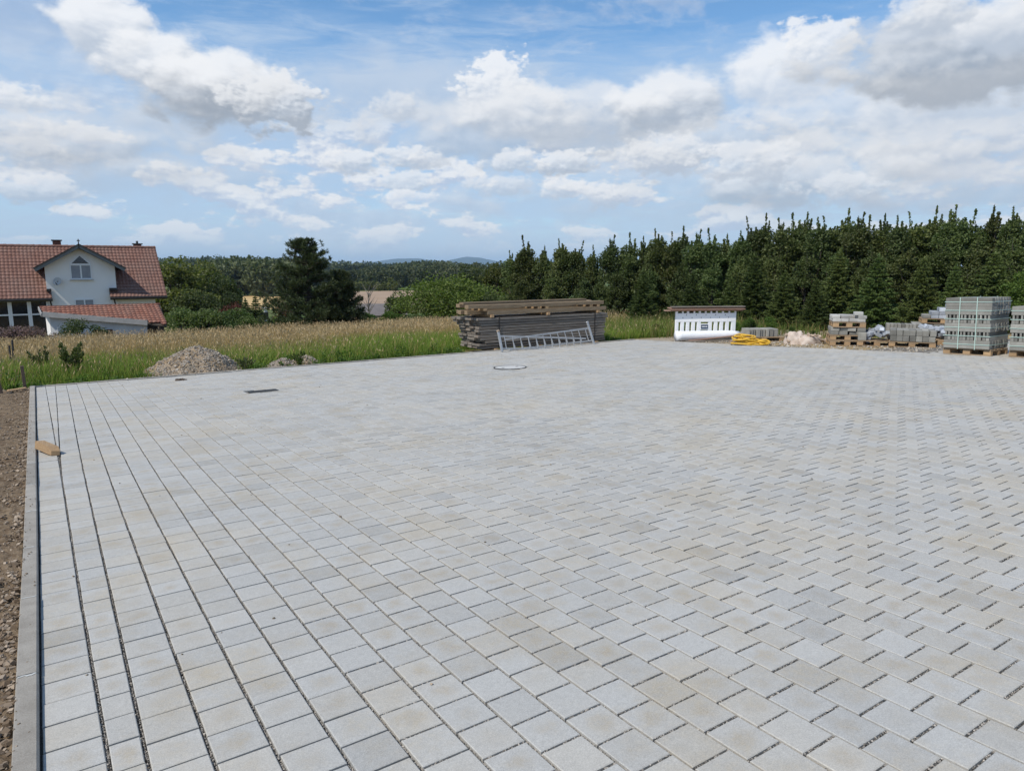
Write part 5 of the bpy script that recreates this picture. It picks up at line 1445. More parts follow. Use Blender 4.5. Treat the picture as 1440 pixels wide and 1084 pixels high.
def build_shed():
    YR = 45.0; YE = 41.8
    A, B = at_Y(55.5, 431.5, YR), at_Y(225, 427.5, YR); zr = (A[2] + B[2]) / 2; A[2] = B[2] = zr
    Cc = at_Y(234.5, 456.5, YE); ze = Cc[2]
    def on_roof(x, y):
        d = ray(x, y); k = (ze - zr) / (YE - YR); t = (zr - CAM_H - k * YR) / (d[2] - k * d[1]) if True else 0
        return np.array([0, 0, CAM_H]) + t * d
    D, E = on_roof(207, 453.5), on_roof(60, 441.5)
    zg = float(ground_z(3, 43)) - 0.3
    o = thing('garden_shed', 'low white shed with red tiled slanting roof before the house', 'shed', ((A[0] + B[0]) / 2, 43, zg))
    poly = np.array([A[:2], B[:2], Cc[:2], D[:2] + [0, 0.16], E[:2] + [0, 0.16]])
    def inside(x, s):
        y = YE + (YR - YE) * s; c = False; n = len(poly)
        for i in range(n):
            (x1, y1), (x2, y2) = poly[i], poly[i - 1]
            if (y1 > y) != (y2 > y) and x < (x2 - x1) * (y - y1) / (y2 - y1) + x1: c = not c
        return c
    V, F = tile_sheet(inside, A[0] - 0.1, Cc[0] + 0.05, (YE, ze), (YR, zr), 0.21, 10, 0.03, 0.045)
    rf = link('roof', None, o)
    tag(link('roof_tiles', mesh_np('roof_tiles', rel(o, V), F, mat=M['tile2']), rf), kind='stuff')
    MB().prism([A - [0, 0, .06], B - [0, 0, .06], Cc - [0, 0, .06], D - [0, 0, .06], E - [0, 0, .06]], (0, 0, -0.05)).build('roof_deck', M['bark'], rf)
    MB().bar(A, B, 0.22, 0.09).build('ridge', M['tile2'], rf)
    MB().bar(E + [0, -0.10, -0.01], D + [0, -0.10, -0.01], 0.06, 0.26).build('fascia', M['fascia'], rf)
    MB().bar(A + [-0.05, 0, -0.06], E + [-0.05, -0.05, -0.06], 0.05, 0.18).build('fascia', M['fascia'], rf)
    # walls follow the slanting edge
    d2 = 0.16; Ew, Dw = E + [0.30, 0.14, -d2], D + [0, 0.14, -d2]
    w = MB(); w.prism([Ew, Dw, (Dw[0], Dw[1], zg), (Ew[0], Ew[1], zg)], (0, 0.2, 0)); wall = w.build('wall', M['shedwall'], o)
    Aw = np.array([Ew[0] - 0.18, YR - 0.1, zr - 0.2])
    w = MB(); w.prism([Ew - [0.02, 0, 0], Aw, (Aw[0], Aw[1], zg), (Ew[0] - 0.02, Ew[1], zg)], (0.15, 0.0, 0)); w.build('wall', M['plaster'], o)
    # door reveal and window
    q0, q1 = at_Y(133, 471, Ew[1]), at_Y(158, 462.5, Ew[1])
    yy = float(np.interp(146, [60, 207], [Ew[1], Dw[1]]))
    a, b = at_Y(133, 471, yy - 0.03), at_Y(158, 463, yy - 0.03)
    win = MB().prism([(a[0], yy - 0.09, a[2]), (b[0], yy - 0.09, a[2]), (b[0], yy - 0.09, b[2]), (a[0], yy - 0.09, b[2])], (0, 0.1, 0)).build('window', M['brick'], o)
    MB().prism([(a[0] + .06, yy - 0.11, a[2] + .05), (b[0] - .06, yy - 0.11, a[2] + .05), (b[0] - .06, yy - 0.11, b[2] - .05), (a[0] + .06, yy - 0.11, b[2] - .05)], (0, 0.015, 0)).build('pane', M['glass'], win)
    # open end: back wall and post
    MB().box(((Dw[0] + Cc[0]) / 2, YR - 0.25, (zg + zr) / 2 - 0.2), (Cc[0] - Dw[0] + 0.5, 0.12, zr - zg - 0.5)).build('back_wall', M['bark'], o)
    MB().box((Cc[0] - 0.35, YE + 0.25, (zg + ze) / 2), (0.12, 0.12, ze - zg - 0.1)).build('post', M['stake'], o)
    MB().box((Dw[0] - 0.1, (Dw[1] + YR) / 2 + 0.2, (zg + zr) / 2 - 0.5), (0.15, YR - Dw[1] - 0.6, zr - zg - 1.2)).build('side_wall', M['shedwall'], o)
build_shed()

def far_house(name, x, yr, ye, dd, w, d_, wallm, roofm, label, rz):
    p = gp(x, dd); zr, ze = at_depth(x, yr, dd)[2], at_depth(x, ye, dd)[2]
    o = thing(name, label, 'house', p); Mx = rot_z(rz)
    def T(q): return np.array([p[0], p[1], 0]) + Mx @ np.array(q, float)
    w2, d2 = w / 2, d_ / 2
    MB().prism([T((-w2 + .3, -d2 + .3, p[2])), T((w2 - .3, -d2 + .3, p[2])), T((w2 - .3, d2 - .3, p[2])), T((-w2 + .3, d2 - .3, p[2]))], (0, 0, ze - p[2])).build('wall', M[wallm], o)
    r = MB(); r.prism([T((-w2, -d2, ze)), T((-w2, d2, ze)), T((-w2, 0, zr))], Mx @ np.array([w, 0, 0])); r.build('roof', M[roofm], o)
    MB().box(T((-w * 0.2, 0, ze - 1.0)) - Mx @ np.array([0, d2 - .29, 0]), (1.0, 0.05, 1.0), Mx).build('window', M['glass'], o)
far_house('far_house', 533, 427, 441, 66, 4.5, 5.5, 'fascia', 'greyroof', 'low house with grey roof between pine and broad green tree', R(-20))
far_house('far_house', 370, 431.5, 433.5, 95, 1.0, 1.2, 'plaster', 'cover', 'tiny pale roofed hut glimpsed left of the tall pine', R(-10))

# ================================================================ by the yard
def heap(name, cx, cy, rx, ry, h, label, seed, stones_n):
    z0 = float(ground_z(cx, cy)) - 0.06
    o = thing(name, label, 'gravel heap', (cx, cy, z0))
    n, m = 56, 20; V = [(0, 0, 0)] * 0
    def hz(x, y):
        r = np.hypot(x / rx - 0.22 * (1 - np.hypot(x / rx, y / ry)), y / ry); a = np.arctan2(y, x)
        r = r * (1 + 0.22 * (fbm(np.cos(a) * 1.7 + 3, np.sin(a) * 1.7 + 3, seed) - 0.5) * 2)
        t = np.clip(1 - r, 0, 1)
        return h * (t ** 0.95) * (1.05 - 0.30 * t ** 2)  + (fbm(x * 5, y * 5, seed + 2) - 0.5) * 0.26 * h * np.clip(t * 4, 0, 1) + 0.02
    xs = np.linspace(-1.1, 1.1, 70); X, Y = np.meshgrid(xs * rx, xs * ry, indexing='ij')
    Z = hz(X.ravel(), Y.ravel()); Z = np.where(np.hypot(X.ravel() / rx, Y.ravel() / ry) > 1.05, -0.05, Z)
    me = mesh_np('mound', np.stack([X.ravel(), Y.ravel(), Z], 1), grid_faces(70, 70), smooth=True, mat=M['pile'])
    link('mound', me, o)
    k = stones_n; a = rng.uniform(0, 6.283, k); r = np.sqrt(rng.random(k)) * 1.12
    x, y = np.cos(a) * r * rx, np.sin(a) * r * ry; s = 0.008 + 0.022 * rng.random(k) ** 3
    P = np.stack([x, y, np.maximum(hz(x, y), 0.05)], 1)
    Vs, Fs, c = stones(P, s, (0.19, 0.145, 0.10), (0.40, 0.36, 0.31), 0.8)
    tag(link('gravel', mesh_np('gravel', Vs, Fs, col=c, mat=M['grit']), o), kind='stuff')
heap('gravel_heap', 2.85, 17.75, 1.12, 0.95, 0.80, 'large gravel heap at the far edge of the paving', 4, 6500)
heap('gravel_heap', 4.75, 17.2, 0.42, 0.36, 0.30, 'small gravel heap just right of the large one', 9, 1500)
heap('gravel_heap', 5.35, 17.5, 0.50, 0.38, 0.30, 'small gravel heap farthest from the large one, overgrown by weeds', 15, 1500)

def verge_stones():
    n = 9000; x = rng.uniform(-0.3, 16, n); y = YARD_FAR + 0.1 + np.abs(rng.normal(0, 0.16, n))
    y = np.where((x > 1.7) & (x < 5.5), YARD_FAR + 0.1 + np.abs(rng.normal(0, 0.25, n)), y)
    s = 0.005 + 0.02 * rng.random(n) ** 3
    P = np.stack([x, y, ground_z(x, y) - 0.02 + s * 0.4], 1)
    k = 3500; xr = rng.uniform(0, 2.6, k); yr = rng.uniform(8.6, 15.6, k); xx = yard_right(np.maximum(yr, 8.31)) + 0.12 + xr
    P = np.concatenate([P, np.stack([xx, yr, ground_z(xx, yr) - 0.015], 1)]); s = np.concatenate([s, 0.006 + 0.03 * rng.random(k) ** 4])
    V, F, c = stones(P, s, (0.24, 0.19, 0.13), (0.50, 0.46, 0.40))
    tag(link('verge_gravel', mesh_np('verge_gravel', V, F, col=c, mat=M['grit'])), 'pale gravel strewn along the outer edge of the paving', 'gravel', kind='stuff')
verge_stones()

# --- weathered lumber stack, brown beams on top, two aluminium ladders
def build_lumber():
    Y0 = 16.74; X0 = at_Y(669, 492, Y0)[0]; X1 = at_Y(852, 470, Y0)[0]
    zb = float(ground_z(11, 17)) + 0.07; zt = at_Y(700, 446.5, Y0)[2]
    o = thing('lumber_stack', 'stack of weathered grey planks lying along the far edge of the yard', 'lumber', ((X0 + X1) / 2, Y0, zb - 0.1))
    nl, nd = 11, 5; th = (zt - zb) / nl; wd = 0.215
    endoff = [0.16, 0.13, 0.2, 0.13, 0.10, 0.14, 0.10, 0.08, 0.05, 0.04, -0.04]
    for l in range(nl):
        for d in range(nd):
            if l == 2 and d < 1: xo = 0.35
            else: xo = endoff[l]
            x0 = X0 + xo + rng.normal(0, 0.03) + (0.05 * (2 - d) if l > 7 else 0); x1 = X1 + rng.normal(0, 0.035) + (0.10 if l >= 9 else 0) - (0.05 if l < 8 else 0)
            y = Y0 + wd / 2 + d * (wd + 0.008) + rng.normal(0, 0.006); z = zb + th * (l + 0.5)
            MB().box(((x0 + x1) / 2, y, z), (x1 - x0, wd, th - 0.012 - abs(rng.normal(0, 0.004))), frame((1, rng.normal(0, 0.0012), rng.normal(0, 0.0012))), 0.005).build('plank', M['lumber'], o, tone=rng.uniform(0.0, 0.85))
    for x in (702, 836):
        xx = at_Y(x, 470, Y0)[0]; s = MB()
        s.box((xx, Y0 - 0.012, (zb + zt) / 2), (0.032, 0.006, zt - zb + 0.01)); s.box((xx, Y0 + 0.55, zt + 0.005), (0.032, 1.12, 0.006)); s.build('steel_strap', M['darkmetal'], o)
    labs = ['left', 'middle', 'right']
    for k, x in enumerate((697, 760, 838)):
        xx = at_Y(x, 490, Y0)[0]
        b = MB().box((xx, Y0 + 0.52, zb - 0.05 - 0.0), (0.10, 1.15, 0.10), None, 0.005).build('bearer', M['fresh'], None, tone=rng.random())
        tag(b, 'sawn wooden bearer under the lumber stack, %s of three' % labs[k], 'wood bearer', 'bearers under the lumber')
    # brown beams in two tiers with sawn spacers
    z = zt + 0.005
    n = 0
    def spacer(x, ys, yl, zz, hh, lab):
        xx = at_Y(x, 440, Y0)[0]
        b = MB().box((xx, ys + yl / 2, zz + hh / 2), (0.10, yl, hh), None, 0.004).build('wood_spacer', M['fresh'], None, tone=rng.random())
        tag(b, lab, 'wood spacer', 'sawn spacers between the beams')
    for x, w_ in ((692, 'left'), (771, 'middle'), (841, 'right')):
        spacer(x, Y0 - 0.03, 1.15, z, 0.075, 'sawn spacer under the lower brown beams, %s of three' % w_)
    z1 = z + 0.077; bh = 0.11
    bx0, bx1 = at_Y(662, 440, Y0)[0], at_Y(853, 436, Y0)[0]
    for d, (a, b_) in enumerate(((0.55, 0.0), (0.05, -0.12), (0.0, 0.02), (0.1, -0.05))):
        y = Y0 + 0.09 + d * 0.27
        bm = MB().box(((bx0 + a + bx1 + b_) / 2, y, z1 + bh / 2), (bx1 + b_ - bx0 - a, 0.16, bh), None, 0.006).build('beam', M['beam'], None, tone=rng.uniform(0.2, 0.9))
        tag(bm, 'brown beam in the lower tier on the lumber, %s from the yard side' % ord_word(d), 'beam', 'brown beams on the lumber stack')
    z2 = z1 + bh + 0.002
    for x, w_ in ((683, 'leftmost'), (759, 'second'), (770, 'third'), (832, 'fourth'), (842, 'rightmost')):
        spacer(x, Y0 + 0.02, 1.0, z2, 0.065, 'sawn spacer between the two tiers of brown beams, %s of five' % w_)
    z3 = z2 + 0.067
    cx0, cx1 = at_Y(659, 432, Y0)[0], at_Y(850, 428, Y0)[0]
    for d, (a, b_, hh) in enumerate(((0.0, 0.0, 0.10), (0.25, -0.2, 0.10), (0.1, 0.05, 0.10))):
        y = Y0 + 0.12 + d * 0.33
        bm = MB().box(((cx0 + a + cx1 + b_) / 2, y, z3 + hh / 2), (cx1 + b_ - cx0 - a, 0.20, hh), None, 0.006).build('beam', M['beam'], None, tone=rng.uniform(0.3, 1.0))
        tag(bm, 'brown beam in the upper tier on the lumber, %s from the yard side' % ord_word(d), 'beam', 'brown beams on the lumber stack')
    z4 = z3 + 0.102
    bm = MB().box(((cx0 + cx1) / 2 - 0.2, Y0 + 0.45, z4 + 0.03), (cx1 - cx0 - 0.4, 0.22, 0.06), frame((1, 0.02, 0)), 0.004).build('beam', M['beam'], None, tone=0.4)
    tag(bm, 'single thin brown board lying topmost on the lumber stack', 'board')

    # ladders
    def ladder(label, Yp, top, bot, endbar, nr, t0=0.0, t1=1.0, lean=0.1, capm='alu'):
        T = [at_Y(x, y, Yp) for x, y in top]; Bt = [at_Y(x, y, Yp) for x, y in bot]
        zlow = min(p[2] for p in Bt)
        for p in T + Bt: p[1] += (p[2] - zlow) * lean
        lo = thing('ladder', label, 'ladder', (T[0] + T[1] + Bt[0] + Bt[1]) / 4 * [1, 1, 0] + [0, 0, zlow - 0.03])
        for a, b in (T, Bt): MB().bar(a, b, 0.026, 0.045, up=(0, 0, 1), ch=0.004).build('rail', M['alu'], lo)
        for k in range(nr):
            t = t0 + (t1 - t0) * (k + 0.5) / nr
            MB().tube([T[0] + (T[1] - T[0]) * t, Bt[0] + (Bt[1] - Bt[0]) * t], 0.0135, 8).build('rung', M['alu'], lo)
        e = [at_Y(x, y, Yp - 0.035) for x, y in endbar]
        for p in e: p[1] += (p[2] - zlow) * lean
        bar = MB().bar(e[0], e[1], 0.045, 0.07, up=(1, 0, 0), ch=0.008).build('stabiliser_bar', M['alu'], lo)
        d = (e[1] - e[0]) / np.linalg.norm(e[1] - e[0])
        for p, s in ((e[0], -1), (e[1], 1)):
            MB().bar(p + d * s * 0.002, p + d * s * 0.05, 0.055, 0.08, up=(1, 0, 0), ch=0.01).build('end_cap', M[capm], bar)
    ladder('aluminium ladder on edge whose stabiliser bar stands at the near end', 16.08, [(705, 473), (825, 476.2)], [(707, 490.4), (826, 489.2)], [(702.8, 467), (706.6, 495)], 11, 0.0, 0.97, 0.12, 'rubble')
    ladder('aluminium ladder tilted upward with its stabiliser bar at the far end', 16.30, [(712, 477.5), (829, 461.8)], [(716, 492), (833, 479)], [(828.5, 454.5), (835.6, 485.5)], 11, 0.03, 1.0, 0.12)
build_lumber()

# --- white barrier with boards on top, roll of sheeting, loose planks
def panel_frame(c, xdir):
    return np.asarray(c, float), frame((xdir[0], xdir[1], 0))

def build_barrier():
    Dp = 21.9; a, b = at_depth(948.5, 478, Dp), at_depth(1033, 478, Dp + 0.25)
    zb = float(ground_z(17, 15)) ; zt = at_depth(990, 437.5, Dp + 0.1)[2]
    x = np.array([b[0] - a[0], b[1] - a[1], 0]); W_ = np.linalg.norm(x); Fm = frame(x); H_ = zt - zb
    o = thing('plastic_barrier', 'white plastic site barrier with vertical slots and a dark blue nameplate', 'barrier', (a[0], a[1], zb))
    T = lambda u, v, w: np.array([a[0], a[1], zb]) + Fm @ np.array([u * W_, w, v * H_])
    th = 0.07
    def slab(mb, u0, u1, v0, v1, w=0.0, t=th):
        mb.box(T((u0 + u1) / 2, (v0 + v1) / 2, w), ((u1 - u0) * W_, t, (v1 - v0) * H_), Fm, 0.008)
    body = MB()
    slab(body, 0, 1, 0.62, 0.93); slab(body, 0, 1, 0.0, 0.30)
    body.build('barrier_body', M['plastic'], o)
    def vx(x): return (x - 206) / (856 - 206)      # measured along the panel
    cuts = [(240, 262), (300, 322), (357, 379), (417, 439), (478, 560), (598, 621), (659, 682), (720, 746), (782, 809)]
    edges = [0] + [vx(v) for c in cuts for v in c] + [1]
    for u0, u1 in zip(edges[0::2], edges[1::2]):
        m = MB(); slab(m, u0, u1, 0.298, 0.622, 0.0, th - 0.006); m.build('upright', M['plastic'], o)
    m = MB(); slab(m, vx(478) - 0.002, vx(560) + 0.002, 0.34, 0.555, 0.0, th - 0.008); m.build('sign_panel', M['plastic'], o)
    tops = [(206, 228), (276, 290), (327, 350), (397, 414), (456, 475), (521, 535), (579, 595), (640, 655), (705, 722), (775, 790), (840, 856)]
    for u0, u1 in tops:
        m = MB(); slab(m, vx(u0), vx(u1), 0.928, 1.0, 0.0, th - 0.004); m.build('top_lug', M['plastic'], o)
    for row, v in ((0, 0.865), (1, 0.775)):
        for k in range(6 if row else 5):
            u = vx((282 if row else 320) + k * (98 if row else 104))
            MB().box(T(u, v, -th / 2 - 0.0015), (0.022, 0.006, 0.022), Fm).build('vent_hole', M['navy'], o)
    pl = MB().box(T(vx(517), 0.455, -th / 2 - 0.004), (0.225, 0.006, 0.125), Fm).build('nameplate', M['navy'], o)
    for k, (du, wd, hh) in enumerate(((-0.078, 0.020, 0.030), (-0.050, 0.024, 0.034), (-0.020, 0.024, 0.040), (0.012, 0.024, 0.036), (0.044, 0.022, 0.030), (0.074, 0.024, 0.046))):
        MB().box(T(vx(517) + du / W_, 0.455, -th / 2 - 0.0085), (wd, 0.003, hh), Fm).build('lettering', M['print'], pl)
    for u in (0.08, 0.92):
        MB().box(T(u, 0.03, 0.0), (0.16, 0.5, 0.06), Fm, 0.01).build('foot', M['plastic'], o)
    # boards laid across the top
    n = Fm @ np.array([0, 1.0, 0])
    spec = [(-0.17, 1.10, 0.015, 0.03, 'lowest of the reddish boards laid on the white barrier'), (-0.10, 1.12, 0.055, -0.06, 'second reddish board from the bottom on the white barrier'),
            (-0.11, 1.11, 0.092, 0.05, 'third reddish board from the bottom on the white barrier'), (-0.08, 1.13, 0.128, -0.02, 'topmost greyish board on the white barrier')]
    for k, (u0, u1, zz, yo, lab) in enumerate(spec):
        p = T((u0 + u1) / 2, 1.0, yo) + np.array([0, 0, zz + 0.005])
        bd = MB().box(p, ((u1 - u0) * W_, 0.20, 0.033), Fm @ rot_z(R((k % 2) * 0.8 - 0.4)), 0.004).build('board', M['redboard'] if k < 3 else M['lumber'], None, tone=rng.uniform(0.4, 1.0))
        tag(bd, lab, 'board', 'boards on the white barrier')
    # roll of sheeting
    r = 0.155; p0, p1 = T(-0.06, 0, -0.42), T(0.98, 0, -0.34); p0[2] = p1[2] = zb + r
    pts = np.linspace(p0, p1, 14); rr = r * (1 - 0.04 * np.abs(np.sin(np.linspace(0, 7, 14)))); rr[-4:] *= np.linspace(1, 0.78, 4)
    roll = MB().tube(pts, rr, 18).build('sheeting_roll', M['fleece'], None, smooth=True); tag(roll, 'white rolled sheeting lying in front of the white barrier', 'roll')
    # loose planks on the paving edge
    zz = zb
    def plank(u0, w0, z0, u1, w1, z1, wd, th_, mat, lab):
        q0, q1 = T(u0, 0, w0), T(u1, 0, w1); q0[2], q1[2] = zb + z0, zb + z1
        b_ = MB().bar(q0, q1, wd, th_, ch=0.003).build('loose_plank', M[mat], None, tone=rng.uniform(0.3, 1)); tag(b_, lab, 'plank', 'loose planks before the barrier')
    plank(0.05, -0.72, 0.02, 0.80, -0.66, 0.03, 0.12, 0.03, 'lumber', 'grey plank lying flat before the white roll')
    plank(0.12, -0.60, 0.03, 0.92, -0.58, 0.17, 0.10, 0.028, 'redboard', 'reddish plank propped up aslant along the white roll')
    plank(0.76, -0.80, 0.02, 1.02, -0.60, 0.34, 0.10, 0.03, 'lumber', 'grey plank end sticking up steeply beside the yellow hose')
    plank(0.84, -0.86, 0.02, 1.12, -0.62, 0.22, 0.10, 0.03, 'beam', 'brown plank end leaning up beside the yellow hose')
    plank(0.72, -0.84, 0.018, 0.94, -0.90, 0.018, 0.09, 0.03, 'redboard', 'short reddish plank flat on the paving before the hose')
build_barrier()

def build_hose():
    c = on_pav(1054, 484.5); c[2] = pz(c[0], c[1]); o_loc = c
    ex = np.array([math.cos(YAW), -math.sin(YAW), 0]); ey = np.array([math.sin(YAW), math.cos(YAW), 0])
    def loop(cu, cw, ru, rw, z, ph, n=34, turns=1.0):
        t = np.linspace(0, turns * 2 * math.pi, int(n * turns)) + ph
        z_ = z + 0.025 * np.sin(t * 2 + ph * 3)
        return [c + ex * (cu + ru * math.cos(a)) + ey * (cw + rw * math.sin(a)) + np.array([0, 0, max(zz, 0.024) + SLY * 0]) for a, zz in zip(t, z_)]
    pts = []
    spec = [(-0.10, 0, 0.42, 0.34, 0.03), (0.02, 0.02, 0.36, 0.30, 0.06), (-0.14, 0.03, 0.30, 0.28, 0.10), (-0.08, -0.02, 0.40, 0.25, 0.13), (-0.22, 0.02, 0.26, 0.30, 0.17), (-0.14, 0.02, 0.30, 0.22, 0.21), (-0.2, 0.0, 0.22, 0.20, 0.25), (0.22, -0.06, 0.30, 0.26, 0.05), (0.28, -0.05, 0.26, 0.22, 0.10), (0.05, 0.0, 0.42, 0.24, 0.11), (0.32, -0.1, 0.20, 0.20, 0.06)]
    for k, s in enumerate(spec): pts += loop(*s, ph=k * 1.3, turns=1.05)
    # smooth joins
    P = np.array(pts); 
    for _ in range(3): P[1:-1] = (P[:-2] + 2 * P[1:-1] + P[2:]) / 4
    h = MB().tube(P, 0.021, 7).build('hose', M['hose'], None, smooth=True); tag(h, 'tangled yellow hose coiled on the paving beside the white barrier', 'hose')
build_hose()

# --- pallets
def pallet(base, xdir, L=1.2, W_=0.8, label=None, parent=None, group='wooden pallets', name='pallet'):
    """timber pallet: top boards, stringer boards, nine blocks, runners; base = centre on the ground"""
    Fm = frame(xdir); c = np.asarray(base, float)
    T = lambda x, y, z: c + Fm @ np.array([x, y, z])
    o = thing(name, label, 'pallet', c, group) if parent is None else parent
    out = []
    def put(nm, x, y, z, sx, sy, sz, mat='pallet'):
        MB().box(T(x, y, z), (sx, sy, sz), Fm, 0.003).build(nm, M[mat], o, tone=rng.uniform(0.2, 0.95))
    for y in (-W_ / 2 + 0.05, 0, W_ / 2 - 0.05): put('runner', 0, y, 0.011, L, 0.10, 0.022)
    for x in (-L / 2 + 0.073, 0, L / 2 - 0.073):
        for y in (-W_ / 2 + 0.05, 0, W_ / 2 - 0.05): put('foot_block', x, y, 0.061, 0.145, 0.10, 0.076, 'fresh')
        put('cross_board', x, 0, 0.111, 0.145, W_, 0.022)
    for k in range(5): put('deck_board', 0, -W_ / 2 + 0.072 + k * (W_ - 0.145) / 4, 0.133, L, 0.135, 0.022)
    return o, T, Fm

def slope_dir(a):
    return (math.cos(a), math.sin(a), SLX * math.cos(a) + SLY * math.sin(a))

def block_pallet(cx, cy, yaw_, layers, label, w=0.94, d=0.92):
    """strapped stack of concrete blocks on a pallet; local x along the face that looks at the yard's kerb side"""
    c = np.array([cx, cy, pz(cx, cy)])
    o = thing('block_pallet', label, 'block pallet', c, 'strapped concrete block pallets')
    nrm = np.array([-SLX, -SLY, 1.0]); Fm = frame(slope_dir(yaw_), nrm)
    pallet(c, slope_dir(yaw_), 0.98, 0.82, None, o)
    T = lambda x, y, z: c + Fm @ np.array([x, y, z])
    z = 0.148; lh = 0.186; n = 6
    for l in range(layers):
        along_x = (l % 2 == 0) if l < 4 else True
        for half in range(2):
            zz = z + l * lh + half * lh / 2 + lh / 4
            hh = lh / 2 - 0.003
            if along_x:
                for k in range(7):
                    y = -d / 2 + (k + 0.5) * d / 7
                    MB().box(T(rng.normal(0, 0.004), y, zz), (w, d / 7 - (0.004 if k in (0,) else 0.035), hh), Fm, 0.004).build('block', M['block'], o, tone=rng.normal(0, 0.4))
            else:
                for k in range(n):
                    for e in range(2):
                        x = -w / 2 + (k + 0.28 + e * 0.44) * w / n
                        # the lower course closes up, the upper leaves grip gaps
                        MB().box(T(x - 0.004, rng.normal(0, 0.004), zz), (w / n * (0.40 if half == 0 else 0.24), d - 0.01, hh), Fm, 0.003).build('block', M['block'], o, tone=rng.normal(0, 0.4))
    zt = z + layers * lh
    for l in range(layers):
        zz = z + l * lh + lh * 0.52
        s = MB()
        for sy in (-1, 1): s.box(T(0, sy * (d / 2 + 0.006), zz), (w + 0.03, 0.004, 0.015), Fm)
        for sx in (-1, 1): s.box(T(sx * (w / 2 + 0.013), 0, zz), (0.004, d + 0.016, 0.015), Fm)
        s.build('strap', M['strap'], o)
    for x in (-w * 0.17, w * 0.20):
        s = MB()
        for sy in (-1, 1): s.box(T(x, sy * (d / 2 + 0.011), z + (zt - z) / 2), (0.018, 0.004, zt - z + 0.03), Fm)
        s.box(T(x, 0, zt + 0.006), (0.018, d + 0.02, 0.004), Fm); s.build('strap', M['strap'], o)
    return o
block_pallet(17.52, 7.50, R(-90), 6, 'tall strapped pallet of concrete blocks, six layers high')
block_pallet(17.68, 6.24, R(-90), 5, 'lower strapped pallet of concrete blocks at the picture edge')

def loose_load(base, Fm, L, W_, rows, mat, label, size=(0.2, 0.1, 0.1), jitter=0.01, name='paver_stack', group='stacks of loose stones on pallets', ragged=0.0):
    """stones piled on a pallet in courses: one stack, every stone a part"""
    c = np.asarray(base, float); T = lambda x, y, z: c + Fm @ np.array([x, y, z])
    o = thing(name, label, 'paver stack', c, group)
    for r in range(rows):
        nx, ny = int(L / size[0]), int(W_ / size[1])
        for i in range(nx):
            for j in range(ny):
                if r == rows - 1 and rng.random() < ragged: continue
                edge = i in (0, nx - 1) or j in (0, ny - 1) or r == rows - 1
                if not edge: continue
                x = -L / 2 + (i + 0.5) * L / nx; y = -W_ / 2 + (j + 0.5) * W_ / ny
                MB().box(T(x + rng.normal(0, jitter), y + rng.normal(0, jitter), size[2] * (r + 0.5) + 0.001), (L / nx - 0.006, W_ / ny - 0.006, size[2] - 0.004),
                         Fm @ rot_z(rng.normal(0, jitter * 3)), 0.008).build('stone', M[mat], o, tone=rng.normal(0, 0.45))
    return o

def gbase(x, y, dz=0.0, py=None):
    p = on_pav(x, y); return np.array([p[0], p[1], float(ground_z(p[0], p[1])) - 0.02 + dz])

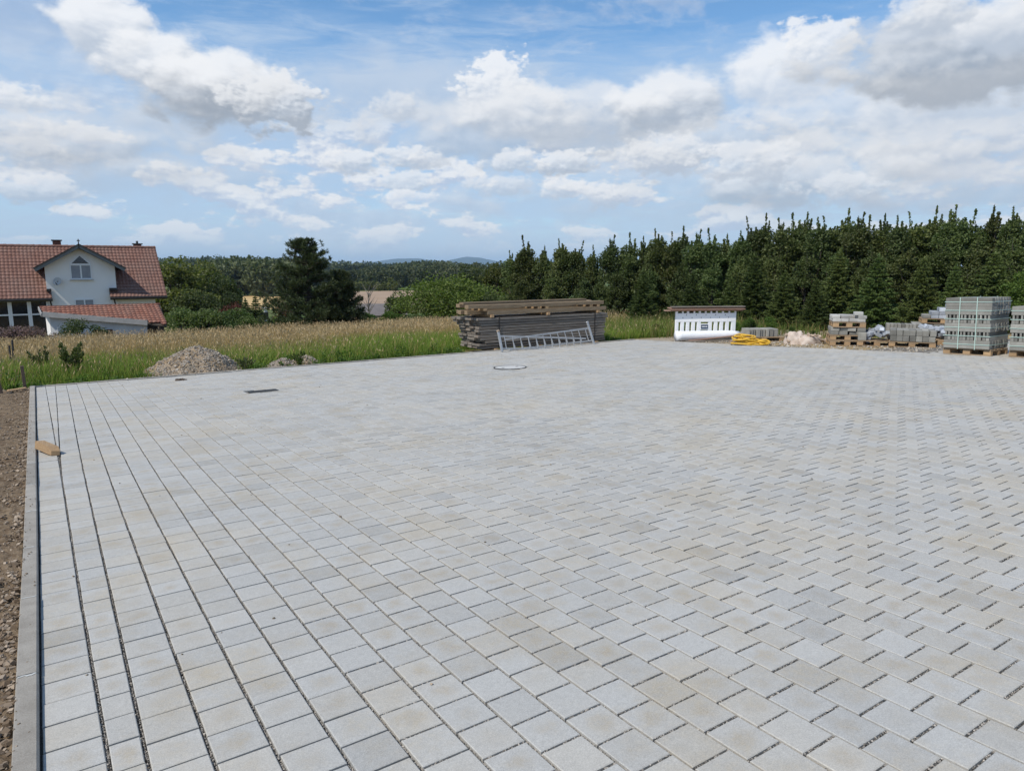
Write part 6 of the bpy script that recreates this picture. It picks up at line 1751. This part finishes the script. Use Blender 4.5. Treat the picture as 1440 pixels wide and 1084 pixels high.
def build_stores():
    sight = lambda x: (math.cos(YAW - math.atan2(x - 720, 1014) * 0), -math.sin(YAW), 0)
    # low pallet with a few grey blocks behind the hose
    p = gbase(1066, 478); a = R(-27)
    o, T, Fm = pallet(p, (math.cos(a), math.sin(a), 0), 1.25, 0.8, 'wooden pallet behind the yellow hose carrying a few upright blocks')
    st = thing('block_row', 'row of upright grey blocks on the pallet behind the yellow hose', 'blocks', T(0, 0, 0.146))
    for k, (w_, x) in enumerate(((0.06, -0.44), (0.055, -0.35), (0.07, -0.27), (0.10, -0.16), (0.06, -0.06), (0.09, 0.03), (0.07, 0.13), (0.13, 0.25), (0.13, 0.40))):
        MB().box(T(x, -0.1 + 0.03 * (k % 3), 0.147 + 0.115), (w_, 0.5, 0.23), Fm, 0.006).build('block', M['block'], st, tone=rng.uniform(-0.2, 0.9))
    # double pallet: stone load, second pallet, pavers, one odd paver on top
    p = gbase(1188, 483.5); a = R(-50)
    d = (math.cos(a), math.sin(a), 0)
    o, T, Fm = pallet(p, d, 0.86, 0.8, 'bottom pallet of the double stacked load')
    o2, T2, _ = pallet(T(0.0, 0, 0.146), d, 0.86, 0.8, 'second pallet from the ground in the double stacked load')
    loose_load(T2(0, 0, 0.145), Fm, 0.84, 0.7, 2, 'block', 'worn stones on the lower half of the double stacked load', (0.21, 0.17, 0.10), 0.02, 'stone_stack')
    o3, T3, _ = pallet(T2(0.02, 0, 0.348), d, 0.80, 0.75, 'uppermost pallet of the double stacked load')
    loose_load(T3(0, 0, 0.145), Fm, 0.82, 0.62, 2, 'palepaver', 'pale pavers on the upper pallet of the double stacked load', (0.20, 0.2, 0.085), 0.012, 'paver_stack', ragged=0.3)
    b = MB().box(T3(0.24, -0.1, 0.145 + 0.172 + 0.045), (0.22, 0.2, 0.09), Fm, 0.008).build('single_paver', M['palepaver'], None, tone=0.3); tag(b, 'single pale paver topmost on the double stacked load', 'paver')
    # sacked stones beside it
    p = gbase(1213, 483); b = lumpy('stone_sack', p + [0.25, 0.35, 0], (0.40, 0.35, 0.42), 31, 'bluestone'); tag(b, 'grey lumpy heap of stones right of the double stacked load', 'stone heap')
    # row of low pallets
    p = gbase(1231, 484.0); a = R(-55); d = (math.cos(a), math.sin(a), 0)
    o, T, Fm = pallet(p, d, 0.95, 0.8, 'low pallet next to the double stacked load holding jumbled blue grey stones')
    st = thing('jumbled_stones', 'jumbled blue grey stones on the low pallet by the double load', 'stone heap', T(0, 0, 0.146))
    for k in range(46):
        x, y = rng.uniform(-0.30, 0.46), rng.uniform(-0.33, 0.33); z = 0.146 + 0.05 + 0.30 * (1 - abs(x - 0.1) / 0.6) * rng.random()
        MB().box(T(x, y, z), (0.16, 0.11, 0.09), Fm @ rot_z(rng.uniform(0, 3.1)) @ frame((1, rng.normal(0, .4), rng.normal(0, .5))), 0.008).build('stone', M['bluestone'], st, tone=rng.normal(0, 0.5))
    for k, (x, y) in enumerate(((-0.36, -0.26), (-0.38, 0.0), (-0.36, 0.24))):
        MB().box(T(x, y, 0.146 + 0.105), (0.2, 0.2, 0.21), Fm, 0.008).build('stone', M['block'], st, tone=rng.normal(0.2, 0.3))
    p = gbase(1281, 485.5); a = R(-60); d = (math.cos(a), math.sin(a), 0)
    o, T, Fm = pallet(p, d, 1.05, 0.85, 'low pallet before the tall block pallet holding an even course of pavers')
    loose_load(T(0, 0, 0.146), Fm, 1.02, 0.82, 2, 'block', 'even pale course of pavers on the low pallet', (0.135, 0.2, 0.145), 0.006, 'paver_stack', ragged=0.05)
    p = gbase(1322, 484.5); d = (math.cos(R(-62)), math.sin(R(-62)), 0)
    o, T, Fm = pallet(p + [0.4, 0.2, 0], d, 1.0, 0.8, 'low pallet half hidden by the tall block pallet')
    st = thing('jumbled_stones', 'jumbled blue grey stones half hidden by the tall block pallet', 'stone heap', T(0, 0, 0.146))
    for k in range(44):
        x, y = rng.uniform(-0.45, 0.45), rng.uniform(-0.33, 0.33); z = 0.146 + 0.05 + 0.24 * rng.random()
        MB().box(T(x, y, z), (0.18, 0.12, 0.10), Fm @ rot_z(rng.uniform(0, 3.1)) @ frame((1, rng.normal(0, .3), rng.normal(0, .4))), 0.008).build('stone', M['bluestone'], st, tone=rng.normal(0, 0.5))
    # second line behind: boards of kerb and stepped blue stones
    p = gbase(1272, 479); d = (math.cos(R(-57)), math.sin(R(-57)), 0); Fm = frame(d)
    st = thing('slab_pack', 'pack of upright slabs behind the even pale course of pavers', 'slabs', p + [0.45, 0.3, 0])
    for k in range(9): MB().box(p + [0.45, 0.3, 0] + Fm @ np.array([-0.40 + k * 0.095, 0, 0.23]), (0.085, 0.4, 0.46), Fm, 0.006).build('slab', M['block'], st, tone=rng.normal(0.1, 0.35))
    p = gbase(1325, 478); d = (math.cos(R(-58)), math.sin(R(-58)), 0)
    o, T, Fm = pallet(p + [0.9, 0.6, 0.0], d, 1.3, 0.8, 'rear pallet carrying the stepped stack beside the tall block pallet')
    o2, T2, _ = pallet(T(0.1, 0, 0.42), d, 1.1, 0.8, 'raised pallet within the stepped stack')
    loose_load(T(0, 0, 0.146), Fm, 1.35, 0.75, 2, 'block', 'lower grey course of the stepped stack', (0.27, 0.19, 0.135), 0.008, 'paver_stack')
    st = thing('paver_stack', 'stepped blue grey pavers on the raised pallet beside the tall block pallet', 'paver stack', T2(0, 0, 0.146), 'stacks of loose stones on pallets')
    for k in range(5):
        for r in range(1 + min(k, 3)):
            for j in range(3):
                MB().box(T2(-0.42 + k * 0.2, -0.25 + j * 0.22, 0.147 + 0.05 + r * 0.1), (0.19, 0.21, 0.096), Fm, 0.008).build('stone', M['bluestone' if k > 0 else 'block'], st, tone=rng.normal(0, 0.4))

def lumpy(name, base, size, seed, mat, parent=None, n=28):
    """a slumped lumpy body resting on the ground"""
    u = np.linspace(0, 2 * np.pi, n, endpoint=False); v = np.linspace(0, 1, 14)
    U, Vv = np.meshgrid(u, v, indexing='ij'); U, Vv = U.ravel(), Vv.ravel()
    r = np.cos(Vv * np.pi / 2) ** 0.6; zz = np.sin(Vv * np.pi / 2)
    k = 0.72 + 0.56 * fbm(np.cos(U) * r * 1.6 + seed, np.sin(U) * r * 1.6 + zz * 1.3 + seed, seed, 4)
    fold = 1 + 0.10 * np.sin(U * 7 + Vv * 9 + seed) * (1 - Vv)
    P = np.stack([np.cos(U) * r * k * fold * size[0], np.sin(U) * r * k * fold * size[1], zz * k * size[2] - 0.03], 1)
    me = mesh_np(name, P, grid_faces(n, 14, True), smooth=True, mat=M[mat])
    return link(name, me, parent, None if parent is not None else tuple(map(float, base)))

build_stores()

def build_rubble():
    p = gbase(1131, 482.5); p = p + np.array([0.15, 0.1, 0])
    o = thing('rubble_sack', 'slumped pale rubble sack spilling pinkish broken stone', 'rubble sack', p)
    ex = np.array([math.cos(YAW), -math.sin(YAW), 0])
    for k, (du, sz, sd, m) in enumerate(((-0.26, (0.27, 0.26, 0.36), 3, 'sack'), (0.12, (0.44, 0.30, 0.24), 8, 'sack'))):
        q = lumpy('sack_cloth', p, sz, sd, m, o); q.location = tuple(ex * du)
    for k in range(40):
        x = rng.uniform(-0.42, 0.55); z = 0.24 - abs(x) * 0.28 + rng.uniform(-0.1, 0.10)
        MB().box(p + ex * x + np.array([-0.1, rng.uniform(-0.30, 0.12), max(z, 0.05)]), (rng.uniform(0.08, 0.24), 0.12, rng.uniform(0.05, 0.12)), rand_rot(1)[0] * 0.5 + np.eye(3) * 0.5, 0.01).build('broken_stone', M['rubble'], o, tone=rng.normal(0, 0.5))
build_rubble()

# --- small things at the near side
def build_small():
    # sawn beam end lying on the kerb
    a = on_pav(46, 627, 0.034) + [0, 0, 0.055]; b = on_pav(77, 640, 0.0) + [0, 0, 0.052]
    d = (b - a) / np.linalg.norm(b - a)
    a, b = b - d * 0.40, b + d * 0.0
    Fm = frame(d, (0.12, 0.05, 1)); c = (a + b) / 2
    L = np.linalg.norm(b - a)
    V = []
    for (x, w, hb, ht) in ((-L / 2, 0.045, -0.042, 0.042), (L / 2 - 0.05, 0.047, -0.044, 0.042), (L / 2 + 0.02, 0.036, -0.046, 0.002)):
        for (y, z) in ((-w, hb), (w, hb), (w, ht), (-w, ht)): V.append(c + Fm @ np.array([x + (0.03 if y > 0 and x > 0 else 0), y, z]))
    F = [(0, 3, 2, 1), (8, 9, 10, 11)] + [(r * 4 + k, r * 4 + (k + 1) % 4, r * 4 + 4 + (k + 1) % 4, r * 4 + 4 + k) for r in range(2) for k in range(4)]
    o = MB().add(V, F).build('beam_offcut', M['fresh'], None, tone=0.35); tag(o, 'sawn wooden beam end lying across the kerb onto the paving', 'wood offcut')
    # stakes
    p = on_pav(37.5, 546.5); p = np.array([p[0] - 0.02, p[1] + 0.1, 0]); z = float(ground_z(p[0], p[1]))
    h = at_Y(36, 514, p[1])[2] - z
    s = MB().bar((p[0], p[1], z - 0.2), (p[0] - 0.02, p[1], z + h), 0.055, 0.055, up=(1, 0, 0), ch=0.005).build('stake', M['stake'], None, tone=0.3); tag(s, 'dark wooden stake at the corner of the kerb', 'stake')
    q = on_pav(3, 553); z = float(ground_z(q[0], q[1]))
    s = MB().bar((q[0], q[1], z - 0.2), (q[0] - 0.05, q[1] + 0.02, z + 0.26), 0.09, 0.07, up=(1, 0, 0), ch=0.008).build('stake', M['stake'], None, tone=0.6); tag(s, 'short worn stake stump in the soil at the picture edge', 'stake')
    # yellowish board scrap
    q = on_pav(24, 549.5); z = pz(q[0], q[1]) + 0.03
    s = MB().box((q[0], q[1], z), (0.30, 0.09, 0.02), frame((1, 0.3, 0.05)), 0.003).build('board_scrap', M['fresh'], None, tone=0.8); tag(s, 'yellowish scrap of board on the soil beside the corner stake', 'board scrap')
    q = on_pav(30, 541); s = MB().box((q[0], q[1], float(ground_z(q[0], q[1])) + 0.03), (0.45, 0.09, 0.05), frame((1, 0.25, 0.03)), 0.004).build('grey_plank', M['lumber'], None, tone=0.9); tag(s, 'short grey plank in the grass behind the corner stake', 'plank')
    # slim metal fence posts in the meadow
    for x, y0, y1, lab in ((19.5, 478, 515, 'leaning grey metal fence post in the golden grass'), (15.5, 486, 513, 'thin second fence post close beside the leaning one')):
        Yp = 21.0; b = at_Y(x, y1, Yp); t = at_Y(x - 2.5, y0, Yp); b[2] = float(ground_z(b[0], Yp)) - 0.1
        s = MB().tube([b, t], 0.022, 8).build('fence_post', M['iron'], None); tag(s, lab, 'fence post', 'fence posts in the meadow')
    # clod of earth on the paving
    q = on_pav(254, 534.8); q[2] = pz(q[0], q[1])
    o = thing('earth_clod', 'dark clod of earth on the paving below the large gravel heap', 'clod', q)
    for k, (dx, dy, s) in enumerate(((-0.04, 0, 0.05), (0.04, 0.01, 0.045), (0.085, 0.0, 0.03))):
        l = lumpy('lump', q, (s * 1.3, s, s), 3 + k, 'clod', o, 14); l.location = (dx, dy, 0.02)
    # crumbs scattered over the paving
    n = 260; x = rng.uniform(-0.1, 14, n); y = rng.uniform(2, 16, n); s = rng.uniform(0.003, 0.009, n)
    keep = x < 15; P = np.stack([x, y, pz(x, y) + 0.004], 1)
    V, F, c = stones(P, s, (0.10, 0.08, 0.06), (0.38, 0.30, 0.22), 0.6)
    tag(link('crumbs', mesh_np('crumbs', V, F, col=c, mat=M['grit'])), 'crumbs of grit and soil scattered over the paving', 'crumbs', kind='stuff')
build_small()

# ================================================================ air
def build_haze():
    me = bpy.data.meshes.new('haze')
    s, z0, z1 = 15500.0, -40.0, 200.0
    V = [(x, y, z) for z in (z0, z1) for y in (-s, s) for x in (-s, s)]
    me.from_pydata(V, [], [(0, 2, 3, 1), (4, 5, 7, 6), (0, 1, 5, 4), (2, 6, 7, 3), (0, 4, 6, 2), (1, 3, 7, 5)]); me.update()
    m = bpy.data.materials.new('air'); m.use_nodes = True; nt = m.node_tree; nt.nodes.clear()
    out = nt.nodes.new('ShaderNodeOutputMaterial'); v = nt.nodes.new('ShaderNodeVolumePrincipled')
    v.inputs['Color'].default_value = (0.55, 0.77, 1.0, 1); v.inputs['Density'].default_value = HAZE; v.inputs['Anisotropy'].default_value = 0.0
    nt.links.new(v.outputs[0], out.inputs['Volume'])
    me.materials.append(m)
    tag(link('haze', me), 'pale blue haze over the far land', 'haze', kind='stuff')
HAZE = 7e-5
build_haze()
